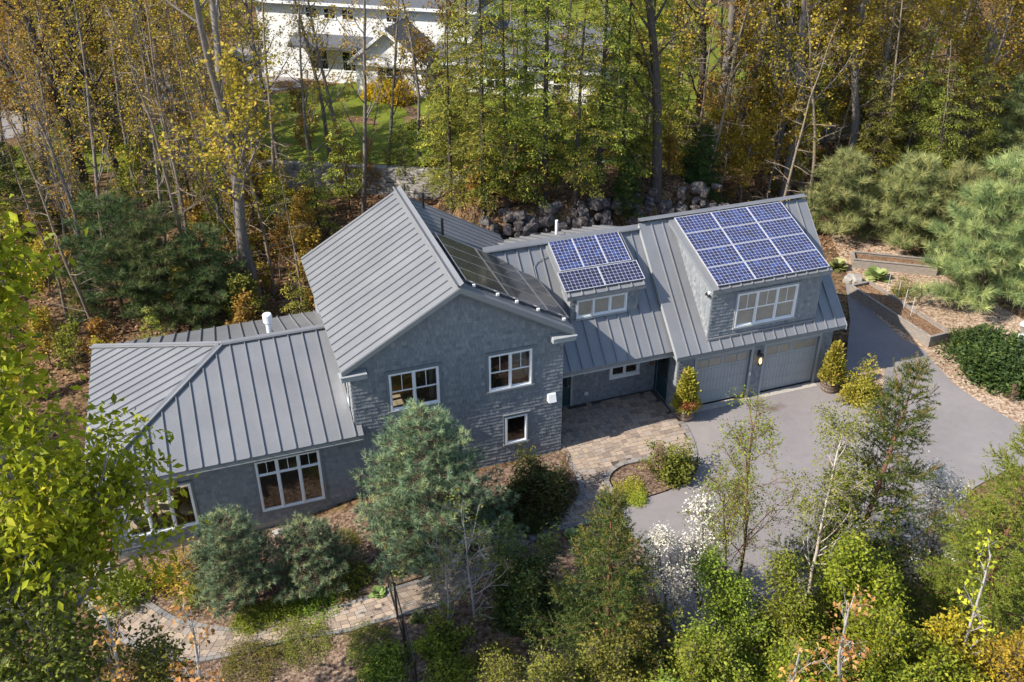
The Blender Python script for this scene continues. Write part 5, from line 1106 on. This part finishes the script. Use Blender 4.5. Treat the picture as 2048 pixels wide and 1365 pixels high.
T_(BIRCH[0], 'birch', 'white-trunked birch in front of the driveway', 1690, 880, 7.0, 8.5, rot=.2); T_(BIRCH[1], 'birch', 'reddish-stemmed young birch left of the white birch', 1530, 850, 6.6, 7.5, rot=1.1); T_(BIRCH[1], 'birch', 'slender young birch nearest the island bed', 1480, 960, 5.6, 7.5, rot=2.9)
T_(SERV[0], 'serviceberry', 'white-blossomed shrub right of the thin spruce', 1915, 975, 4.5, 4.2, rot=.4); T_(SERV[1], 'serviceberry', 'white-blossomed shrub between the dark spruce and birches', 1430, 1025, 4.3, 4.0, rot=1.4); T_(SERV[0], 'serviceberry', 'smaller white-blossomed shrub at the driveway edge', 1350, 1055, 3.4, 4.2, rot=2.2)
th = [(1700, 1080, 4.6, 0, 'lime'), (1790, 1200, 4.23, 0, 'lime'), (1620, 1190, 4.05, 1, 'spring'), (1500, 1150, 4.05, 1, 'spring'), (1420, 1230, 3.86, 1, 'spring'), (1740, 1240, 4.42, 0, 'lime'), (1860, 1290, 4.23, 0, 'lime'), (1560, 1270, 4.23, 1, 'lime'), (1660, 1340, 4.42, 0, 'lime'), (1800, 1340, 4.42, 0, 'lime'), (1940, 1250, 4.23, 0, 'yellow'), (2010, 1310, 4.42, 2, 'yellow'), (1900, 1360, 4.42, 0, 'lime'), (1480, 1330, 4.23, 0, 'spring'), (1370, 1310, 4.05, 2, 'spring'), (1280, 1270, 3.86, 2, 'olive'), (1180, 1300, 3.86, 2, 'olive'), (1100, 1330, 3.68, 2, 'olive'), (1020, 1350, 3.13, 2, 'olive'), (1600, 1400, 4.23, 1, 'spring'), (1730, 1420, 4.42, 0, 'lime'), (1980, 1420, 4.42, 2, 'yellow'), (1350, 1390, 4.05, 2, 'spring'), (1230, 1390, 4.05, 2, 'olive')]
ORDL = ('leftmost', 'second from left', 'third from left', 'fourth from left', 'fifth from left', 'sixth from left', 'seventh from left', 'eighth from left', 'rightmost')
th.sort()
for px, py, ht, k, cm in th:
  same = [e for e in th if e[4] == cm]; od = ORDL[same.index((px, py, ht, k, cm))] if len(same) > 1 else 'alone'
  T_(THICK[k], 'thicket_shrub', {'lime': 'bright lime-leaved tall shrub in the foreground thicket at bottom right', 'spring': 'mid-green tall shrub in the foreground thicket below the driveway', 'yellow': 'yellow-leaved tall shrub in the bottom right corner', 'olive': 'dull olive tall shrub in front of the dark spruce', 'ochre': 'tawny thin shrub at bottom centre'}[cm]+(', '+od if od != 'alone' else ''), px, py, ht, 5 if k < 2 else 4.5, group='foreground thicket shrubs, '+cm, cmat='thicket_lime' if cm == 'lime' else cm)
for px, py, ht, k, lb in ((1590, 1215, 7.5, 0, 'bare white-stemmed sapling at bottom right, left of two'), (1755, 1165, 7.8, 1, 'bare white-stemmed sapling with orange buds, right of two'), (1395, 1290, 6.5, 2, 'orange-budded sapling tip at the bottom below the driveway'), (150, 1150, 8.5, 0, 'orange-tufted sapling at bottom left'), (308, 1235, 8.2, 1, 'orange-tufted sapling at the foot of the lower path'), (1290, 1330, 6.5, 2, 'small orange-budded sapling tip at the bottom edge')):
    T_(BARE[k], 'budding_sapling', lb, px, py, ht, 6, group='budding saplings in the foreground')
T_(BARE[1], 'budding_sapling', 'pale branch with yellow buds at the bottom right corner', 2060, 1190, 7.5, 6, cmat='budyellow', tilt=(0, -.5)); T_(BARE[2], 'budding_sapling', 'pale sapling with yellow buds low in the right corner', 2000, 1160, 7.2, 6, cmat='budyellow')
# ------------------------------------------------------------------ woods behind
P_(WPINE[0], 'white_pine', 'soft long-needled white pine overhanging the raised beds', 'tree', 1950, 612, .84, rot=.6); P_(WPINE[0], 'white_pine', 'long-needled white pine behind the hedge at the right edge', 'tree', 2075, 520, .9, rot=2.0); P_(WPINE[1], 'white_pine', 'young white pine just behind the garage right corner', 'tree', 1668, 470, .95, rot=.1); P_(WPINE[1], 'white_pine', 'young white pine between the garage corner and the raised beds', 'tree', 1800, 490, 1.0, rot=1.5); P_(WPINE[1], 'white_pine', 'pale white pine high at the right picture edge', 'tree', 2010, 330, 1.1, rot=2.5); P_(WPINE[1], 'white_pine', 'low white pine above the raised beds', 'tree', 1890, 500, .95, rot=.5)
for k, (px, py, s, lb) in enumerate(((250, 640, 1.0, 'left of three'), (340, 650, .95, 'middle of three'), (430, 655, .8, 'right of three'))): P_(WPD[0], 'white_pine', f'dark soft pine behind the left wing roof, {lb}', 'tree', px, py, s, group='dark pines behind the wing')
P_(WPD[0], 'white_pine', 'dark soft pine high among the trunks at upper left', 'tree', 220, 290, 1.9); P_(WPD[0], 'white_pine', 'dark soft pine near the top left corner', 'tree', 130, 250, 2.0)
P_(SPR[3], 'dark_spruce', 'dark spruce at the left picture edge', 'tree', 25, 470, .75); P_(SPR[3], 'dark_spruce', 'dark spruce behind the lime tree top', 'tree', 110, 480, .5); P_(SPR[4], 'young_fir', 'young dark fir behind the garage ridge', 'tree', 1392, 408, .85); P_(SPR[4], 'young_fir', 'small dark fir beside the rock ledge', 'tree', 1250, 410, .6)
gold = [(517, 618, 1.2, 0, 'large forked grey maple right behind the left wing roof'), (190, 445, 1.1, 1, 'tall straight grey trunk at the left, nearest the dark pines'), (255, 402, 1.05, 3, 'dark-barked straight tree left of the big forked maple'), (330, 365, .95, 5, 'slim dark trunk between the dark-barked tree and the forked maple'), (90, 380, 1.0, 2, 'forked grey tree near the left edge'), (420, 372, .95, 1, 'straight grey trunk just left of the forked maple'), (1312, 392, 1.0, 1, 'straight dark trunk behind the rock ledge right end'), (1395, 330, 1.05, 3, 'straight dark trunk right of the hemlocks'), (1425, 330, 1.0, 5, 'second straight trunk right of the hemlocks'), (1568, 398, 1.05, 4, 'forked gold-leaved maple above the garage array'), (1545, 350, .95, 1, 'straight grey trunk behind the forked maple above the garage'), (1692, 352, 1.05, 0, 'leaning forked tree above the young white pines'), (1900, 275, 1.1, 2, 'forked gold-leaved tree high at the right'), (1765, 290, 1.0, 4, 'forked gold tree between the two right leaning trees'), (1640, 280, .95, 3, 'straight gold-leaved tree behind the leaning forked tree'), (1990, 240, 1.0, 0, 'forked gold tree near the top right corner'), (1480, 260, .95, 5, 'straight gold-leaved tree in front of the far lawn')]
for px, py, s, k, lb in gold: P_(GOLD[k], 'maple_tree', lb, 'tree', px, py, s, group='gold-leaved trees of the woods', wmat='bark_dark' if 'dark' in lb else None, cmat=PL.choice((None, None, None, 'ochre')) if px < 1300 else None, tilt=(PL.uniform(-.05, .05), PL.uniform(-.07, .07)))
slim = [(620, 400, 'slim gold-leaved tree left of the main roof peak'), (560, 345, 'slim gold-leaved tree above the retaining wall left end'), (726, 425, 'slim bare trunk in front of the white house gable left side'), (845, 345, 'slim forked trunk in front of the white house right side'), (690, 345, 'slim trunk left of the white house gable'), (776, 330, 'thin stem before the lawn below the gable window'), (660, 320, 'thin stem at the lawn left end'), (1200, 350, 'slim trunk among the hemlocks, left one'), (1110, 340, 'slim trunk among the hemlocks, right one'), (1350, 300, 'slim trunk at the far lawn left edge'), (1440, 290, 'slim trunk at the far lawn right edge'), (470, 400, 'slim stem in front of the forked maple'), (150, 340, 'slim pale stem near the left edge'), (300, 420, 'slim stem left of the forked maple foot')]
for k, (px, py, lb) in enumerate(slim): P_(SLIM[k % 3], 'slender_tree', lb, 'tree', px, py, PL.uniform(.8, 1.1), group='slender trees of the woods', tilt=(PL.uniform(-.06, .06), PL.uniform(-.06, .06)))
hem = [(968, 452, 0, 1.0, 'tall hemlock right behind the main roof back corner'), (905, 425, 1, .9, 'hemlock left of the tall one behind the main roof'), (1015, 415, 1, 1.0, 'hemlock behind the link roof left end'), (1090, 405, 0, 1.05, 'tall yellow-green hemlock behind the rock ledge'), (1150, 420, 1, .95, 'hemlock above the rock ledge middle'), (1195, 395, 0, 1.0, 'tall hemlock above the rock ledge right part'), (1240, 380, 1, 1.0, 'hemlock just left of the straight dark trunk'), (1285, 345, 0, .95, 'hemlock right of the straight dark trunk'), (1050, 335, 0, 1.1, 'far hemlock in front of the white house right wing'), (935, 320, 1, 1.0, 'far hemlock at the white house right corner'), (870, 385, 3, 1.0, 'small hemlock behind the main roof peak right'), (1800, 370, 2, 1.1, 'olive hemlock above the white pines, middle one'), (1855, 420, 2, 1.0, 'olive hemlock above the white pines, right one'), (1725, 410, 2, .95, 'olive hemlock above the white pines, left one'), (1920, 350, 2, 1.0, 'olive hemlock high at the right side'), (1340, 360, 2, .9, 'hemlock beside the young dark fir'), (640, 470, 3, 1.0, 'small hemlock left of the main roof peak'), (560, 500, 3, .9, 'small hemlock beside the forked maple trunk'), (700, 420, 3, 1.1, 'small hemlock just above the main roof peak'), (990, 470, 3, .8, 'small hemlock leaning over the rock ledge left end'), (30, 560, 2, .9, 'hemlock behind the lime tree')]
for px, py, k, s, lb in hem: P_(HEM[k], 'hemlock', lb, 'tree', px, py, s, group='hemlocks of the woods', cmat='olive' if 'olive' in lb else None)
und = [(1480, 420, .9, 'yellow', 'behind the garage roof, left'), (1530, 410, .95, 'yellow', 'behind the garage roof, middle'), (1600, 400, .9, 'yellow', 'behind the garage roof, right'), (1440, 395, .8, 'yellow', 'right of the young fir'), (1500, 350, .9, 'yellow', 'farther back above the garage'), (1620, 340, .9, 'gold', 'below the leaning forked tree'), (430, 470, .8, 'spring', 'at the foot of the forked maple, left'), (470, 510, .75, 'spring', 'at the foot of the forked maple, right'), (350, 450, .8, 'spring', 'above the dark pines, right'), (270, 470, .8, 'spring', 'above the dark pines, middle'), (160, 440, .8, 'spring', 'above the dark pines, left'), (560, 440, .7, 'gold', 'right of the forked maple'), (610, 530, .55, 'gold', 'beside the main roof left eave'), (560, 560, .5, 'ochre', 'between the forked maple and the main roof eave'), (680, 385, .7, 'gold', 'above the main roof peak, left'), (800, 385, .7, 'olive', 'above the main roof peak, right'), (900, 360, .7, 'olive', 'in front of the retaining wall right part'), (630, 350, .7, 'ochre', 'in front of the retaining wall left part'), (1760, 350, .8, 'ochre', 'between the olive hemlocks, left'), (1830, 330, .85, 'olive', 'between the olive hemlocks, right'), (1950, 400, .7, 'olive', 'above the right white pine'), (1700, 300, .9, 'gold', 'below the leaning tree crown'), (1980, 300, .9, 'ochre', 'at the upper right edge'), (400, 330, .8, 'ochre', 'left of the forked maple, far back'), (500, 300, .8, 'gold', 'right of the forked maple, far back'), (60, 440, .7, 'olive', 'beside the left edge spruce'), (1300, 440, .5, 'yellow', 'at the rock ledge right end'), (740, 390, .55, 'ochre', 'right above the main roof peak')]
for k, (px, py, s, cm, lb) in enumerate(und): P_(SAPL[k % 4], 'understory_sapling', {'yellow': 'bright yellow-leaved', 'gold': 'gold-leaved', 'spring': 'fresh green', 'ochre': 'ochre-leaved', 'olive': 'olive-leaved'}[cm]+' understory sapling '+lb, 'tree', px, py, s*PL.uniform(.9, 1.1), group='understory saplings', cmat=cm)
mid = [(60, 330), (130, 300), (210, 330), (280, 290), (420, 300), (20, 250), (100, 220), (300, 230), (400, 220), (500, 215), (1350, 340), (1450, 350), (1500, 300), (1580, 320), (1650, 320), (1720, 330), (1790, 290), (1850, 310), (1920, 320), (1990, 290), (2040, 330), (1530, 250), (1600, 240), (1680, 250), (1750, 220), (1830, 230), (1900, 210), (1980, 200), (2040, 240), (1560, 200), (1700, 190), (1820, 170), (1940, 160), (1300, 280), (880, 300)]
for k, (px, py) in enumerate(mid):
    cm = PL.choice(('gold', 'gold', 'yellow', 'ochre', 'olive')) if px < 1300 else PL.choice(('gold', 'yellow', 'gold', 'ochre', 'olive'))
    side = 'left of the white house' if px < 1000 else 'right of the hemlocks'
    P_(MID[k % 4], 'small_maple', 'bushy '+{'gold': 'gold', 'ochre': 'ochre', 'olive': 'olive', 'yellow': 'yellow'}[cm]+'-leaved small maple in the woods '+side, 'tree', px, py, PL.uniform(.75, 1.1), group='small maples, '+cm+' '+side, cmat=cm, tilt=(PL.uniform(-.05, .05), PL.uniform(-.05, .05)))
# far woods filling the slope beyond
rw = random.Random(77); n = 0
def clear(x, y):
    if -13 < x < 22 and 24 < y < 60: return False
    if x < 22 and y < 44 and x > -13: return False
    if x < -8 and y < 40: return False
    if x > 22 and y < 27: return False
    return True
spots = []
while len(spots) < 150:
    x = rw.uniform(-75, 120); y = rw.uniform(26, 130)
    if not clear(x, y): continue
    q = np.array([x, y, 0])-CAM; d = q@FW; u = (q@RT)/d*FPX+1024; v = 682.5-(q@UP)/d*FPX
    if not (-150 < u < 2200) or any((x-a)**2+(y-b)**2 < 9 for a, b in spots): continue
    if 1380 < u < 1500 and v > 20: continue
    spots.append((x, y))
for x, y in spots:
    k = rw.random(); p_ = rw.choice(GOLD) if k < .45 else rw.choice(MID) if k < .82 else rw.choice(HEM[:3])
    hk = 'hemlock' if p_ in HEM else 'maple_tree'
    side = 'at the upper right beyond the garage' if x > 12 else 'at the upper left beyond the car park'
    plant(p_, hk, ('green hemlock deep in the far woods ' if hk == 'hemlock' else 'gold-leaved tree deep in the far woods ')+side, 'tree', (x, y, h1(x, y)), rw.uniform(.8, 1.1), rw.random()*6, 'far woods '+hk+' '+('right' if x > 12 else 'left'), cmat=None if hk == 'hemlock' else rw.choice(('gold', 'gold', 'yellow', 'gold', 'ochre', 'olive')))
# low growth and thin stems of the near woods
DEAD = [deciduous(180+k, 13, .085, 'bark_twig', 'ochre', leaf=.12, per=2, rad=.1, keep=.10, n1=26, n2=4, n3=3, first=.10, spread=.13, ang=(65, 100), upt=.02, tw=.5) for k in range(3)]
LOWB = [deciduous(190+k, 2.6, .03, 'bark_twig', 'olive', leaf=.12, per=4, rad=.09, keep=.9, n1=14, n2=4, n3=3, first=.05, spread=.45, tw=.3) for k in range(3)]
def zone(x): return 'left of the big forked maple' if x < -11 else 'between the forked maple and the main roof' if x < -3 else 'behind the main roof and rock ledge' if x < 16 else 'behind the raised beds and white pines'
def scatter(n, pick, x0, x1, y0, y1, gap, seed):
    rr = random.Random(seed); done = []; tries = 0
    while len(done) < n and tries < n*40:
        tries += 1; x = rr.uniform(x0, x1); y = rr.uniform(y0, y1)
        if -17.5 < x < 13.5 and y < 10.8: continue
        if 15 < x and y < 12.5: continue
        if .5 < x < 16 and y < 16.5: continue
        if x < -17.5 and y < 9: continue
        if any((x-a)**2+(y-b)**2 < gap*gap for a, b in done): continue
        if y > 13 and -4.5 < x-.09*(y-30) < 3.0: continue      # keep the view to the yellow bushes open
        done.append((x, y)); p_, nm, lb, cat, sc_, cm = pick(rr); z0_ = h1(x, y)
        plant(p_, nm, lb+' '+zone(x), cat, (x, y, z0_), sc_, rr.random()*6, nm+'s '+zone(x), cmat=cm, tilt=(rr.uniform(-.05, .05), rr.uniform(-.05, .05)))
def pk_low(rr):
    k = rr.random()
    if k < .22: return HEM[3], 'young_hemlock', 'knee-high to man-high young hemlock', 'tree', rr.uniform(.3, .75), rr.choice((None, 'olive'))
    cm = rr.choice(('olive', 'gold', 'spring', 'ochre', 'yellow', 'gold')); nm = {'olive': 'olive', 'gold': 'gold', 'spring': 'fresh green', 'ochre': 'ochre', 'yellow': 'yellow'}[cm]
    return rr.choice(LOWB), nm.replace(' ', '_')+'_undershrub', f'low {nm} undershrub on the woodland floor', 'shrub', rr.uniform(.6, 1.25), cm
zone_side = 'beside the left wing end'
def side_low(k, x, y, cm, s_): plant(LOWB[k % 3] if k % 4 else HEM[3], 'undershrub' if k % 4 else 'young_hemlock', ('low shrub ' if k % 4 else 'young hemlock ')+zone_side, 'shrub' if k % 4 else 'tree', (x, y, h1(x, y)), s_, k*1.3, 'low growth beside the left wing', cmat=cm)
for k in range(22): side_low(k, -18.3-PL.random()*9, -2+PL.random()*14, PL.choice(('olive', 'spring', 'gold', 'olive')), PL.uniform(.5, 1.0))
scatter(150, pk_low, -30, 34, 10.8, 29, 1.1, 3)
scatter(46, lambda rr: (rr.choice(DEAD), 'bare_stem', 'thin stem with dead side twigs', 'tree', rr.uniform(.7, 1.25), None), -32, 30, 13, 34, 1.8, 4)
scatter(34, lambda rr: (rr.choice(SLIM), 'slender_tree', 'slender sparsely leaved tree', 'tree', rr.uniform(.7, 1.1), rr.choice(('gold', 'ochre', 'yellow'))), -34, -9, 15, 42, 2.0, 6)
# leaf litter scattered over the woodland floor
rg = np.random.default_rng(5); N = 26000; x = rg.uniform(-26, 30, N); y = rg.uniform(10.5, 30, N); keep = ~((x > -17) & (x < 13) & (y < 9.5)); x = x[keep]; y = y[keep]
P = np.stack([x, y, hgt(x, y)+.02], -1); V, F_, T = leaves(P, .16, .7, 1.2, .01, rg); o = link(bpy.data.objects.new('leaf_litter', npmesh('leaf_litter', V, F_, 'litter', T))); tag(o, 'fallen brown leaves scattered on the woodland floor', 'leaf litter', kind='stuff')
